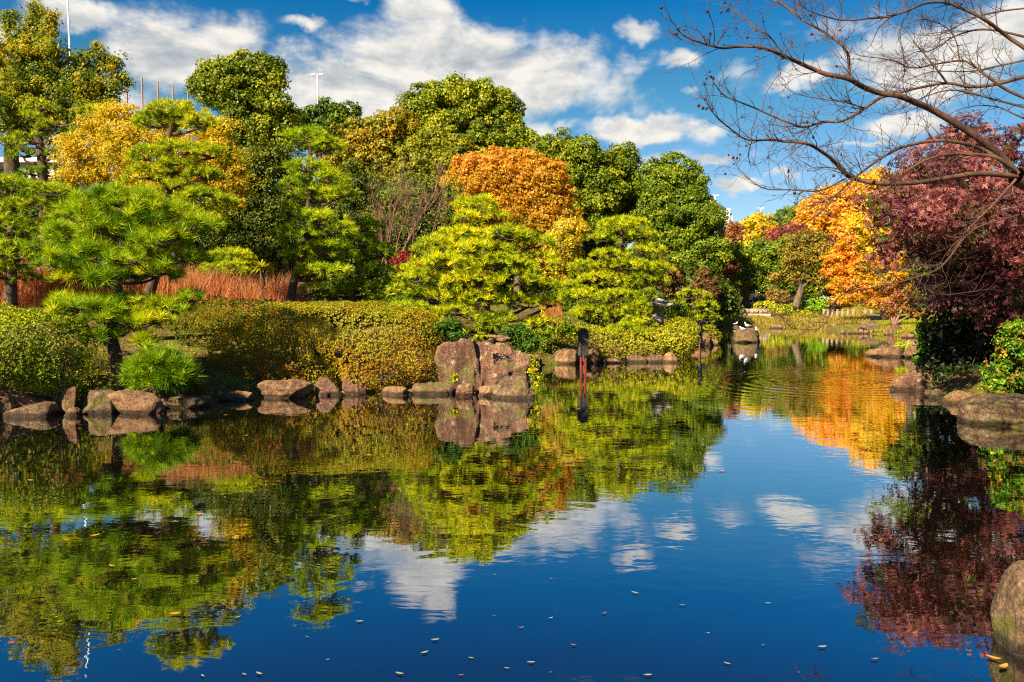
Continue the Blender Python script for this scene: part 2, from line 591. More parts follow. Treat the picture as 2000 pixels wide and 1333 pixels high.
gx = np.concatenate([-np.geomspace(2500, 27, 22), np.arange(-26, 26.01, 0.4), np.geomspace(27, 2500, 22)])
gy = np.concatenate([-np.geomspace(2500, 4, 22), np.arange(-3, 62.01, 0.4), np.geomspace(63, 4000, 26)])
XX, YY = np.meshgrid(gx, gy, indexing='xy')
P2 = np.stack([XX.ravel(), YY.ravel()], 1)
HH = height(P2)
nx, ny = len(gx), len(gy)
jj, ii = np.meshgrid(np.arange(ny - 1), np.arange(nx - 1), indexing='ij')
GF = np.stack([jj * nx + ii, jj * nx + ii + 1, (jj + 1) * nx + ii + 1, (jj + 1) * nx + ii], -1).reshape(-1, 4)

mg, t, out = new_mat('garden_earth')
pos = t.n('ShaderNodeNewGeometry').outputs['Position']
n1 = t.n('ShaderNodeTexNoise', {'Vector': pos, 'Scale': 0.8, 'Detail': 8.0, 'Roughness': 0.65}).outputs[0]
n2 = t.n('ShaderNodeTexNoise', {'Vector': pos, 'Scale': 22.0, 'Detail': 5.0, 'Roughness': 0.7}).outputs[0]
soil = t.ramp(n2, [(0.3, (0.035, 0.020, 0.010)), (0.5, (0.10, 0.06, 0.028)), (0.62, (0.20, 0.10, 0.035)), (0.75, (0.30, 0.13, 0.04))])
green = t.ramp(n2, [(0.3, (0.05, 0.05, 0.008)), (0.5, (0.13, 0.13, 0.016)), (0.7, (0.24, 0.19, 0.05))])
fac = t.ramp(n1, [(0.42, (0, 0, 0)), (0.56, (1, 1, 1))])
gc = t.mix(fac, soil, green)
p = t.n('ShaderNodeBsdfPrincipled', {'Base Color': gc, 'Roughness': 0.95, 'Specular IOR Level': 0.1})
b = t.n('ShaderNodeBump', {'Height': n2, 'Strength': 0.9, 'Distance': 0.05}).outputs[0]
t.t.links.new(b, p.inputs['Normal'])
t.t.links.new(p.outputs[0], out.inputs[0])
ground = obj('ground', raw_mesh('ground', np.stack([P2[:, 0], P2[:, 1], HH], 1), GF, mg, smooth=True))
tag(ground, kind='structure')

# water
mw, t, out = new_mat('pond_water')
pos = t.n('ShaderNodeNewGeometry').outputs['Position']
wig = t.n('ShaderNodeTexNoise', {'Vector': t.n('ShaderNodeVectorMath', {0: pos, 1: (1.0, 1.6, 1.0)}, operation='MULTIPLY').outputs[0], 'Scale': 2.6, 'Detail': 3.0, 'Roughness': 0.5, 'Distortion': 0.6}).outputs[0]
wig2 = t.n('ShaderNodeTexNoise', {'Vector': t.n('ShaderNodeVectorMath', {0: pos, 1: (1.0, 2.4, 1.0)}, operation='MULTIPLY').outputs[0], 'Scale': 6.0, 'Detail': 1.0, 'Roughness': 0.4}).outputs[0]
patch = t.n('ShaderNodeTexNoise', {'Vector': pos, 'Scale': 0.22, 'Detail': 2.0}).outputs[0]
patch = t.n('ShaderNodeMapRange', {0: patch, 1: 0.42, 2: 0.62, 3: 0.25, 4: 1.0}).outputs[0]
hsum = t.m('ADD', t.m('MULTIPLY', wig, 0.0013), t.m('MULTIPLY', t.m('MULTIPLY', wig2, patch), 0.00042))
# rings that a duck or fish left in the middle of the pond
RC = Gd(1640, 748)
dv = t.n('ShaderNodeVectorMath', {0: pos, 1: (float(RC[0]), float(RC[1]), 0.0)}, operation='SUBTRACT').outputs[0]
dl = t.n('ShaderNodeVectorMath', {0: dv}, operation='LENGTH').outputs['Value']
dl = t.m('ADD', dl, t.m('MULTIPLY', patch, 0.35))
ring = t.m('SINE', t.m('MULTIPLY', dl, 2 * math.pi / 0.34))
env = t.m('EXPONENT', t.m('MULTIPLY', t.m('POWER', t.m('DIVIDE', t.m('SUBTRACT', dl, 1.9), 1.35), 2.0), -1.0))
hsum = t.m('ADD', hsum, t.m('MULTIPLY', t.m('MULTIPLY', ring, env), 0.0015))
bmp = t.n('ShaderNodeBump', {'Height': hsum, 'Strength': 1.0, 'Distance': 1.0}).outputs[0]
gl = t.n('ShaderNodeBsdfGlossy', {'Color': (0.96, 0.98, 1.0, 1), 'Roughness': 0.012, 'Normal': bmp})
body = t.n('ShaderNodeBsdfDiffuse', {'Color': (0.003, 0.003, 0.0015, 1)})
lw = t.n('ShaderNodeLayerWeight', {'Blend': 0.5})
ff = t.ramp(lw.outputs['Facing'], [(0.0, (0.06,) * 3), (0.45, (0.22,) * 3), (0.565, (0.34,) * 3), (0.62, (0.50,) * 3), (0.67, (0.60,) * 3), (0.74, (0.65,) * 3), (0.86, (0.78,) * 3), (1.0, (0.95,) * 3)])
mx = t.n('ShaderNodeMixShader', {0: ff, 1: body.outputs[0], 2: gl.outputs[0]})
t.t.links.new(mx.outputs[0], out.inputs[0])
wx = np.array([(-34, -1.0, 0), (27, -1.0, 0), (27, 56, 0), (-34, 56, 0)], dtype=float)
water = obj('pond_water', raw_mesh('pond_water', wx, [[0, 1, 2, 3]], mw))
tag(water, kind='structure')

rng = np.random.default_rng(7)


# ------------------------------------------------------------------ foliage builders
def unit(v):
    return v / (np.linalg.norm(v, axis=-1, keepdims=True) + 1e-9)


def rdir(n):
    return unit(rng.normal(size=(n, 3)))


GAIN_G = (1.55, 1.36, 0.33)
GAIN_W = (1.15, 1.15, 0.6)


def palette(pal, tt):
    pal = np.asarray(pal, dtype=float)
    tt = np.clip(tt, 0, 0.9999) * (len(pal) - 1)
    i = tt.astype(int)
    f = (tt - i)[:, None]
    c = pal[i] * (1 - f) + pal[i + 1] * f
    g = np.where((c[:, 0] < c[:, 1])[:, None], np.array([GAIN_G]), np.array([GAIN_W]))
    return np.clip(c * g, 0, 0.85)


def leaf_tris(pos, nrm, L, wid, col):
    n = len(pos)
    L = np.broadcast_to(L, (n,))[:, None]
    tdir = unit(np.cross(nrm, rdir(n)))
    b = np.cross(nrm, tdir)
    P = np.empty((n, 3, 3))
    P[:, 0] = pos - tdir * L * 0.5 - b * L * wid * 0.5
    P[:, 1] = pos - tdir * L * 0.4 + b * L * wid * 0.5
    P[:, 2] = pos + tdir * L * 0.6
    return P.reshape(-1, 3), np.arange(n * 3).reshape(n, 3), col


def leaf_quads(pos, nrm, L, wid, col, fold=0.12):
    n = len(pos)
    L = np.broadcast_to(L, (n,))[:, None]
    tdir = unit(np.cross(nrm, rdir(n)))
    b = np.cross(nrm, tdir)
    P = np.empty((n, 4, 3))
    P[:, 0] = pos - tdir * L * 0.5
    P[:, 1] = pos + b * L * wid * 0.5 + nrm * L * fold
    P[:, 2] = pos + tdir * L * 0.5
    P[:, 3] = pos - b * L * wid * 0.5 + nrm * L * fold
    F = np.arange(n * 4).reshape(n, 4)
    return P.reshape(-1, 3), F, col


def star_leaves(pos, nrm, L, col):
    """five-lobed leaves, each lobe a thin triangle -> stored as degenerate-free quads (kite)"""
    n = len(pos)
    L = np.broadcast_to(L, (n,))
    tdir = unit(np.cross(nrm, rdir(n)))
    b = np.cross(nrm, tdir)
    Ps = []
    for a, ln in ((0, 1.0), (0.85, 0.85), (-0.85, 0.85), (1.75, 0.5), (-1.75, 0.5)):
        d = tdir * math.cos(a) + b * math.sin(a)
        s = -tdir * math.sin(a) + b * math.cos(a)
        l = (L * ln * 0.62)[:, None]
        P = np.empty((n, 4, 3))
        P[:, 0] = pos
        P[:, 1] = pos + d * l * 0.5 + s * l * 0.17 
        P[:, 2] = pos + d * l - nrm * l * 0.15
        P[:, 3] = pos + d * l * 0.5 - s * l * 0.17
        Ps.append(P)
    P = np.stack(Ps, 1).reshape(-1, 3)
    F = np.arange(n * 20).reshape(-1, 4)
    return P, F, np.repeat(col, 5, axis=0)


def crown_points(lumps, cr, dens, lpc, back=0.45, up=0.35, inner=0.16, gap=0.0, seed=0, shell=(0.82, 1.06)):
    """lumps: list (centre, radii). Clumps on the lumps, leaves on the clumps.
    returns pos, nrm, clump id tone, lump index, is_inner"""
    P, N, T, LI, IN = [], [], [], [], []
    C = np.array([l[0] for l in lumps])
    R = np.array([l[1] for l in lumps])
    for li in range(len(lumps)):
        c, r = C[li], R[li]
        area = 4 * math.pi * ((r[0] * r[1]) ** 1.6 / 3 + (r[0] * r[2]) ** 1.6 / 3 + (r[1] * r[2]) ** 1.6 / 3) ** (1 / 1.6)
        ncl = max(6, int(dens * area / (cr * cr)))
        d = rdir(ncl)
        keep = (d[:, 1] < 0.35) | (rng.random(ncl) < back)
        keep &= (d[:, 2] > -0.75) | (rng.random(ncl) < 0.4)
        d = d[keep]
        rad_ = rng.uniform(*shell, size=len(d))
        cc = c + d * r * rad_[:, None]
        if gap > 0:
            g = fbm(cc * (0.5 / cr) + seed, 2, 3 + seed)
            k = g > gap
            cc, d = cc[k], d[k]
        ok = np.ones(len(cc), dtype=bool)
        for lj in range(len(lumps)):
            if lj != li:
                q = np.linalg.norm((cc - C[lj]) / R[lj], axis=1)
                ok &= q > 0.66
        cc, d = cc[ok], d[ok]
        if len(cc) == 0:
            continue
        m = len(cc)
        crs = cr * rng.uniform(0.6, 1.35, size=m)
        tone = rng.normal(0, 1, size=m)
        outw = unit(d * r[::-1].mean() / r)
        dd = rdir(m * lpc).reshape(m, lpc, 3)
        dd = unit(dd + outw[:, None, :] * 0.75 + np.array((0, 0, up)))
        rr = crs[:, None, None] * rng.uniform(0.55, 1.08, size=(m, lpc, 1))
        pp = cc[:, None, :] + dd * rr * np.array((1.0, 1.0, 0.8))
        nn = unit(dd + rng.normal(0, 0.42, size=dd.shape))
        P.append(pp.reshape(-1, 3))
        N.append(nn.reshape(-1, 3))
        T.append(np.repeat(tone, lpc))
        LI.append(np.full(m * lpc, li))
        IN.append(np.zeros(m * lpc, dtype=bool))
        ni = int(m * lpc * inner)
        if ni:
            di = rdir(ni)
            P.append(c + di * r * rng.uniform(0.3, 0.78, size=(ni, 1)))
            N.append(rdir(ni))
            T.append(rng.normal(0, 1, ni))
            LI.append(np.full(ni, li))
            IN.append(np.ones(ni, dtype=bool))
    return np.concatenate(P), np.concatenate(N), np.concatenate(T), np.concatenate(LI), np.concatenate(IN)


def px_lumps(spec, Y, depth=0.8):
    out = []
    for s in spec:
        px, py, rx, ry = s[:4]
        dy = s[4] if len(s) > 4 else 0.0
        y = Y + dy
        c = W(px, py, y)
        k = y / FPX
        out.append((c, np.array((rx * k, min(rx, ry * 1.3) * k * depth, ry * k))))
    return out


def lumpy(spec, k=5, f=0.48, seed=0):
    """add secondary bulges on each lump so outlines read as boughs"""
    r = random.Random(seed)
    out = []
    for s in spec:
        px, py, rx, ry = s[:4]
        dy = s[4] if len(s) > 4 else 0.0
        out.append((px, py, rx * 0.86, ry * 0.86, dy))
        for i in range(k):
            a = 2 * math.pi * (i + r.random() * 0.8) / k
            q = r.uniform(0.55, 0.78)
            g = f * r.uniform(0.75, 1.2)
            out.append((px + math.cos(a) * rx * q, py - math.sin(a) * ry * q, rx * g, ry * g, dy - r.uniform(0, 0.25) * rx / 30))
    return out


def tree(name, label, cat, spec, Y, pal, leaf=0.12, cr=0.5, dens=0.55, lpc=60, mat=None, trunk=None, group=None, lump=True, depth=0.8, wid=0.6,
         gap=0.0, top_tone=0.0, clvar=0.13, lfvar=0.12, bias=0.0, seed=None, star=False, up=0.35, base=None, bark=None, patchv=0.30, back=0.45, trunk_r=None, limbs=True, shell=(0.82, 1.06), parent_name='crown', k=5, f=0.48, stem=True):
    """a broadleaf tree or shrub: an Empty with trunk and crown"""
    seed = seed if seed is not None else (abs(hash(label)) % 1000 if False else sum(map(ord, label)) % 997)
    sp = lumpy(spec, k, f, seed) if lump else spec
    L = px_lumps(sp, Y, depth)
    xs = np.array([l[0] for l in L])
    if base is None:
        bx = float(np.mean([W(s[0], s[1], Y)[0] for s in spec]))
        by = Y
    else:
        bx, by = base
    bz = hz(bx, by)
    root = thing(name, label, cat, (bx, by, bz), group)
    dens = dens * (1.55 if Y > 29 else 1.15)
    if Y <= 29 and not star:
        leaf, lpc = leaf * 0.88, int(lpc * 1.2)
    if Y > 29 and mat is not M_GLOSSLEAF:
        leaf, lpc = leaf * 0.82, int(lpc * 1.3)
    if Y > 29 and mat is M_GLOSSLEAF and gap == 0:
        gap = 0.34
    if Y > 29 and mat is M_GLOSSLEAF:
        leaf, lpc = leaf * 0.66, int(lpc * 1.7)
    pos, nrm, tn, li, inn = crown_points(L, cr, dens, lpc, gap=gap, seed=seed, up=up, back=back, shell=shell)
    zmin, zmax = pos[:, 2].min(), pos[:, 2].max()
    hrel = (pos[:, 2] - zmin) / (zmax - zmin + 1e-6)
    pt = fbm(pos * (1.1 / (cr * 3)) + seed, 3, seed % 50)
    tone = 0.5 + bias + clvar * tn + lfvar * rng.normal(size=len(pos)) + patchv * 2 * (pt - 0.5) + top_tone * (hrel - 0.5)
    col = palette(pal, tone) * rng.uniform(0.8, 1.2, size=(len(pos), 1))
    sz = leaf * rng.uniform(0.7, 1.3, size=len(pos)) * np.where(inn, 2.6 if not star else 2.0, 1.0)
    if star:
        V, F, C = star_leaves(pos, nrm, sz, col)
    elif Y > 29:
        V, F, C = leaf_tris(pos, nrm, sz * 1.15, 0.95, col)
    else:
        V, F, C = leaf_quads(pos, nrm, sz, wid, col)
    obj(parent_name, raw_mesh(parent_name, V, F, mat or M_LEAF, C), root)
    # trunk and limbs that reach into the lumps
    if stem:
        tb = Tubes()
        H = max(0.5, float(xs[:, 2].mean()) - bz)
        r0 = trunk_r or max(0.02, H * 0.035)
        ctr = xs.mean(0)
        if trunk is None:
            pts = [(bx, by, bz - 0.1), (bx + (ctr[0] - bx) * 0.2 + H * 0.02, by, bz + H * 0.35), (bx + (ctr[0] - bx) * 0.6, by + (ctr[1] - by) * 0.5, bz + H * 0.7), (ctr[0], ctr[1], bz + H * 1.05)]
            fork = np.array(pts[2])
            pp, rr = smooth_path(pts, np.array((r0 * 1.25, r0, r0 * 0.75, r0 * 0.35)))
            tb.add(pp, rr, 8)
        else:
            for path, ra, rb in trunk:
                wp = [W(a[0], a[1], Y + (a[2] if len(a) > 2 else 0)) for a in path]
                pp, rr = smooth_path(wp, (ra, rb))
                tb.add(pp, rr, 8)
            wp0 = [W(a[0], a[1], Y) for a in trunk[0][0]]
            fork = wp0[-1]
        if limbs:
            pick = list(range(0, len(L), max(1, len(L) // 9)))
            for q in pick:
                e = L[q][0] + np.array((0, 0, L[q][1][2] * 0.35))
                midp = (fork + e) / 2 + np.array((0, 0, 0.12 * H * 0.4)) + rng.normal(0, 0.03 * H, 3)
                pp, rr = smooth_path([fork, midp, e], np.array((r0 * 0.5, r0 * 0.3, r0 * 0.08)), 4)
                tb.add(pp, rr, 5)
        obj('trunk', tb.mesh('trunk', bark or M_BARKG), root)
    return root


def needle_tufts(pos, axis, L, w, n, tone, pal, nvar=0.1, spread=(0.15, 1.35), buds=0.0, fade=0.0):
    """every tuft is a brush of n thin needle triangles"""
    m = len(pos)
    L = np.broadcast_to(L, (m,))
    ax = unit(axis)
    u = unit(np.cross(ax, rdir(m)))
    v = np.cross(ax, u)
    th = spread[0] + (spread[1] - spread[0]) * np.sqrt(rng.random((m, n)))
    ph = rng.random((m, n)) * 2 * math.pi
    d = ax[:, None] * np.cos(th)[..., None] + (u[:, None] * np.cos(ph)[..., None] + v[:, None] * np.sin(ph)[..., None]) * np.sin(th)[..., None]
    ll = (L[:, None] * rng.uniform(0.75, 1.1, size=(m, n)))[..., None]
    st = pos[:, None] + ax[:, None] * (rng.uniform(-0.28, 0.12, size=(m, n))[..., None] * L[:, None, None])
    side = unit(np.cross(d, rng.normal(size=d.shape))) * w * 0.5
    P = np.empty((m, n, 3, 3))
    P[:, :, 0] = st - side + d * ll * 0.06
    P[:, :, 1] = st + side + d * ll * 0.06
    P[:, :, 2] = st + d * ll
    tt = np.broadcast_to(tone[:, None], (m, n)) + rng.normal(0, nvar, size=(m, n))
    col = palette(pal, tt.ravel()) * np.array((1.62, 1.24, 1.1))
    P = P.reshape(-1, 3)
    if buds > 0:
        k = rng.random(m) < buds
        bp, ba = pos[k], unit(ax[k] + np.array((0, 0, 0.6)))
        s = unit(np.cross(ba, rdir(len(bp)))) * 0.011
        B = np.empty((len(bp), 3, 3))
        B[:, 0] = bp - s
        B[:, 1] = bp + s
        B[:, 2] = bp + ba * (L[k][:, None] * 0.62)
        P = np.concatenate([P, B.reshape(-1, 3)])
        col = np.concatenate([col, np.tile((0.34, 0.17, 0.06), (len(bp), 1))])
    F = np.arange(len(P)).reshape(-1, 3)
    return P, F, col


PINE = [(0.015, 0.05, 0.004), (0.04, 0.11, 0.006), (0.09, 0.19, 0.008), (0.17, 0.27, 0.012), (0.26, 0.33, 0.02)]
PINEY = [(0.018, 0.055, 0.004), (0.056, 0.125, 0.006), (0.115, 0.21, 0.010), (0.20, 0.30, 0.014), (0.30, 0.37, 0.02)]


def pine(label, pads, Y, trunk, pal=PINE, L=0.17, w=0.010, n=60, tr=(0.09, 0.04), sp=0.20, bias=0.0, group=None, buds=0.1, depth=0.85, extra=0.5, spread_y=0.35, branchy=True, cat='pine tree', under=0.14, fuzz=0.5):
    """cloud-pruned pine: trunk, boughs that carry pads, and needle tufts over each pad"""
    if L < 0.2:
        L, sp, n, w = L * 0.78, sp * 0.80, int(n * 0.72), w * 1.12
    wp = [W(a[0], a[1], Y + (a[2] if len(a) > 2 else 0)) for a in trunk]
    b0 = wp[0].copy()
    b0[2] = min(b0[2], hz(b0[0], b0[1]))
    root = thing('pine_tree', label, cat, (b0[0], b0[1], b0[2]), group)
    if wp[0][2] > b0[2]:
        wp[0] = b0 - np.array((0, 0, 0.05))
    tp, trr = smooth_path(wp, tr)
    tb = Tubes()
    tb.add(tp, trr, 9)
    br = Tubes()
    P, A, T = [], [], []
    full = []
    xs = [W(a[0], a[1], Y)[0] for a in pads]
    wmax = max(a[2] for a in pads) * Y / FPX
    for a in pads:
        dy = a[4] if len(a) > 4 else float(rng.uniform(-spread_y * 1.3, spread_y * 0.15)) * wmax
        full.append((a[0], a[1], a[2], a[3], dy, True))
        if rng.random() < extra:
            full.append((a[0] + rng.uniform(-0.3, 0.3) * a[2], a[1] + rng.uniform(-0.1, 0.35) * a[3], a[2] * rng.uniform(0.6, 0.85), a[3] * 0.9, dy + wmax * rng.uniform(0.5, 0.9), False))
    for (px, py, rx, ry, dy, main) in full:
        y = Y + dy
        k = y / FPX
        c = W(px, py, y)
        Rx, Rz = rx * k, ry * k * 0.88
        Ry = Rx * depth
        if main and L < 0.2:
            Ry *= 1.1
        area = math.pi * Rx * Ry + 2.2 * math.pi * max(Rx, Ry) * Rz * 0.5
        m = max(5, int(area / (sp * sp)))
        # top dome, in scallops
        th = rng.random(m) * 2 * math.pi
        r = np.sqrt(rng.random(m))
        lob = 1 + 0.16 * np.sin(th * 3 + rng.random() * 6) + 0.10 * np.sin(th * 5 + rng.random() * 6)
        x = r * np.cos(th) * lob
        yy = r * np.sin(th) * lob
        z = np.sqrt(np.clip(1 - r * r, 0, 1))
        p = c + np.stack([x * Rx, yy * Ry, (z * 1.5 - 0.80) * Rz + rng.normal(0, 0.08 * Rz + 0.012, m)], 1)
        nrm = np.stack([x / Rx, yy / Ry, (z + 0.25) / (Rz + 0.02)], 1)
        ax = unit(unit(nrm) * 0.8 + np.array((0, 0, 0.55)) + rng.normal(0, 0.28, (m, 3)))
        P.append(p)
        A.append(ax)
        T.append(rng.normal(0, 0.10, m) + (rng.random() - 0.5) * 0.16 + bias)
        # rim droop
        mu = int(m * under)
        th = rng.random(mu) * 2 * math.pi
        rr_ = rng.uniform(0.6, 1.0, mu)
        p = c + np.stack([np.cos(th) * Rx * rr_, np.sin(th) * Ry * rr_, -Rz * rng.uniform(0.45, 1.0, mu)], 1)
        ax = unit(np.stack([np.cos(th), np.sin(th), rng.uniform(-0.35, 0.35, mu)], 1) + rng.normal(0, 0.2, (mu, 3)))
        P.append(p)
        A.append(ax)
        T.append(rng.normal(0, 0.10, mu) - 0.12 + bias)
        if branchy:
            tgt = c + np.array((0, 0, -Rz * 0.7))
            dz = np.abs(tp[:, 2] - (tgt[2] - 0.18 * abs(tgt[0] - tp[:, 0]))) + 0.25 * np.linalg.norm(tp[:, :2] - tgt[:2], axis=1)
            j = int(np.argmin(dz))
            s = tp[j]
            mid = (s + tgt) / 2 + np.array((0, 0, -0.08 * np.linalg.norm(tgt - s))) + rng.normal(0, 0.03, 3)
            r0 = max(0.012, trr[j] * 0.5)
            bp, brr = smooth_path([s, mid, tgt], (r0, 0.010 + r0 * 0.25), 5)
            br.add(bp, brr, 6)
            for _ in range(7 if main else 3):
                a2 = rng.random() * 2 * math.pi
                q = rng.uniform(0.5, 0.85)
                e = c + np.array((math.cos(a2) * Rx * q, math.sin(a2) * Ry * q, -0.15 * Rz))
                m2 = (tgt + e) / 2 + np.array((0, 0, -0.25 * Rz)) + rng.normal(0, 0.02, 3)
                bp, brr = smooth_path([bp[-2] if False else tgt, m2, e], (0.010 + r0 * 0.22, 0.005), 3)
                br.add(bp, brr, 4)
    P, A, T = np.concatenate(P), np.concatenate(A), np.concatenate(T)
    pt = fbm(P * 1.6, 2, 11)
    tone = 0.56 + T + (pt - 0.5) * 0.55
    Ls = L * rng.uniform(0.8, 1.2, len(P))
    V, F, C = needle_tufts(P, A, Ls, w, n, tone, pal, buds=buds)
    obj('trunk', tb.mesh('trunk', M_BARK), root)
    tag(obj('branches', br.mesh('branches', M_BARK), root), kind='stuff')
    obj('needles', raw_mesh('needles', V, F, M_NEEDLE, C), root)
    return root


def rosette_shell(pos, nrm, leaf, k, pal, tone, wid=0.5, cup=0.9):
    """k leaves around each point, cupped upward like an azalea shoot"""
    m = len(pos)
    nr = unit(nrm)
    u = unit(np.cross(nr, rdir(m)))
    v = np.cross(nr, u)
    ph = (np.arange(k) / k * 2 * math.pi)[None] + rng.random((m, 1)) * 6.28 + rng.normal(0, 0.25, (m, k))
    rad_d = u[:, None] * np.cos(ph)[..., None] + v[:, None] * np.sin(ph)[..., None]
    tilt = rng.uniform(0.5, 1.15, (m, k, 1)) * cup
    d = unit(rad_d * np.cos(tilt) + nr[:, None] * np.sin(tilt))
    side = np.cross(d, nr[:, None] + 0 * d)
    side = unit(side)
    L = (leaf * rng.uniform(0.7, 1.3, (m, k)))[..., None]
    st = pos[:, None]
    P = np.empty((m, k, 4, 3))
    P[:, :, 0] = st
    P[:, :, 1] = st + d * L * 0.55 + side * L * wid * 0.5
    P[:, :, 2] = st + d * L
    P[:, :, 3] = st + d * L * 0.55 - side * L * wid * 0.5
    tt = np.repeat(tone, k) + rng.normal(0, 0.09, m * k)
    col = palette(pal, tt)
    F = np.arange(m * k * 4).reshape(-1, 4)
    return P.reshape(-1, 3), F, col


AZ = [(0.20, 0.05, 0.008), (0.30, 0.12, 0.010), (0.30, 0.20, 0.010), (0.30, 0.26, 0.012), (0.17, 0.19, 0.012)]


def hedge(label, blobs, pal=AZ, leaf=0.035, per=520, k=5, name='hedge', cat='hedge', group=None, low_tone=-0.25, mat=None, bias=0.0, lay=0.10, wid=0.5, gap=0.0, bumps=0.07, twigs=True, bscale=2.2):
    """clipped shrubbery: rosettes of leaves over a lumpy mound. blobs: (cx, cy, cz, rx, ry, rz) in metres"""
    B = np.array(blobs, dtype=float)
    base = (B[:, 0].mean(), B[:, 1].mean())
    root = thing(name, label, cat, (base[0], base[1], hz(*base)), group)
    P, N = [], []
    for i, (cx, cy, cz, rx, ry, rz) in enumerate(B):
        area = 4 * math.pi * ((rx * ry) ** 1.6 / 3 + (rx * rz) ** 1.6 / 3 + (ry * rz) ** 1.6 / 3) ** (1 / 1.6)
        m = int(area * per)
        d = rdir(m)
        # superellipsoid: flatter faces, rounded corners
        q = (np.abs(d) ** 2.6).sum(1) ** (-1 / 2.6)
        s = d * q[:, None]
        kp = (d[:, 1] < 0.55)
        d, s = d[kp], s[kp]
        R = np.array((rx, ry, rz))
        p = np.array((cx, cy, cz)) + s * R
        nn = unit(np.sign(d) * np.abs(s) ** 1.6 / R)
        bmp_ = (fbm(p * bscale, 3, 21) - 0.5) * 2 * bumps * 2 + (fbm(p * 9, 2, 22) - 0.5) * bumps
        p = p + nn * (bmp_[:, None] - rng.random((len(p), 1)) ** 2 * lay)
        ok = p[:, 2] > height(p[:, :2]) - 0.02
        for j in range(len(B)):
            if j != i:
                c2, R2 = B[j, :3], B[j, 3:]
                qq = (np.abs((p - c2) / R2) ** 2.6).sum(1)
                ok &= qq > 0.72
        if gap > 0:
            zr = (p[:, 2] - (cz - rz)) / (2 * rz)
            g = fbm(p * 2.6, 2, 33)
            ok &= ~((g < gap) & (zr < 0.55))
        P.append(p[ok])
        N.append(nn[ok])
    P, N = np.concatenate(P), np.concatenate(N)
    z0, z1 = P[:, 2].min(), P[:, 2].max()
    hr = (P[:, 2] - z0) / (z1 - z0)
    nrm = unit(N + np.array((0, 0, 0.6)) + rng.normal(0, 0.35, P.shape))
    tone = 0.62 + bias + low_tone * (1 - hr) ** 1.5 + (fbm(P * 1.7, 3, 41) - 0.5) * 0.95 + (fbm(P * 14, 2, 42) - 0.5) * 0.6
    V, F, C = rosette_shell(P, nrm, leaf, k, pal, tone, wid)
    obj('foliage', raw_mesh('foliage', V, F, mat or M_LEAF, C), root)
    if twigs:
        tb = Tubes()
        for (cx, cy, cz, rx, ry, rz) in B:
            for _ in range(int(6 + rx * 14)):
                x = cx + rng.uniform(-0.8, 0.8) * rx
                y = cy + rng.uniform(-0.15, 0.5) * ry
                g = hz(x, y)
                e = np.array((x + rng.normal(0, 0.15), y + rng.uniform(-0.35, 0.1) * ry, cz + rz * rng.uniform(-0.1, 0.7)))
                if e[2] < g + 0.1: continue
                s = np.array((x, y, g - 0.05))
                pp, rr = smooth_path([s, (s + e) / 2 + rng.normal(0, 0.05, 3), e], (0.014, 0.004), 4)
                tb.add(pp, rr, 4)
        if tb.V:
            tag(obj('stems', tb.mesh('stems', M_BARK), root), kind='stuff')
    return root


def blobs_px(spec, Y):
    """(px, ytop, ybottom, halfwidth, dy, depth_m) -> metres"""
    out = []
    for (px, yt, yb, hw, dy, dep) in spec:
        y = Y + dy
        a, b2 = W(px, yt, y), W(px, yb, y)
        out.append((a[0], y, (a[2] + b2[2]) / 2, hw * y / FPX, dep, abs(a[2] - b2[2]) / 2))
    return out


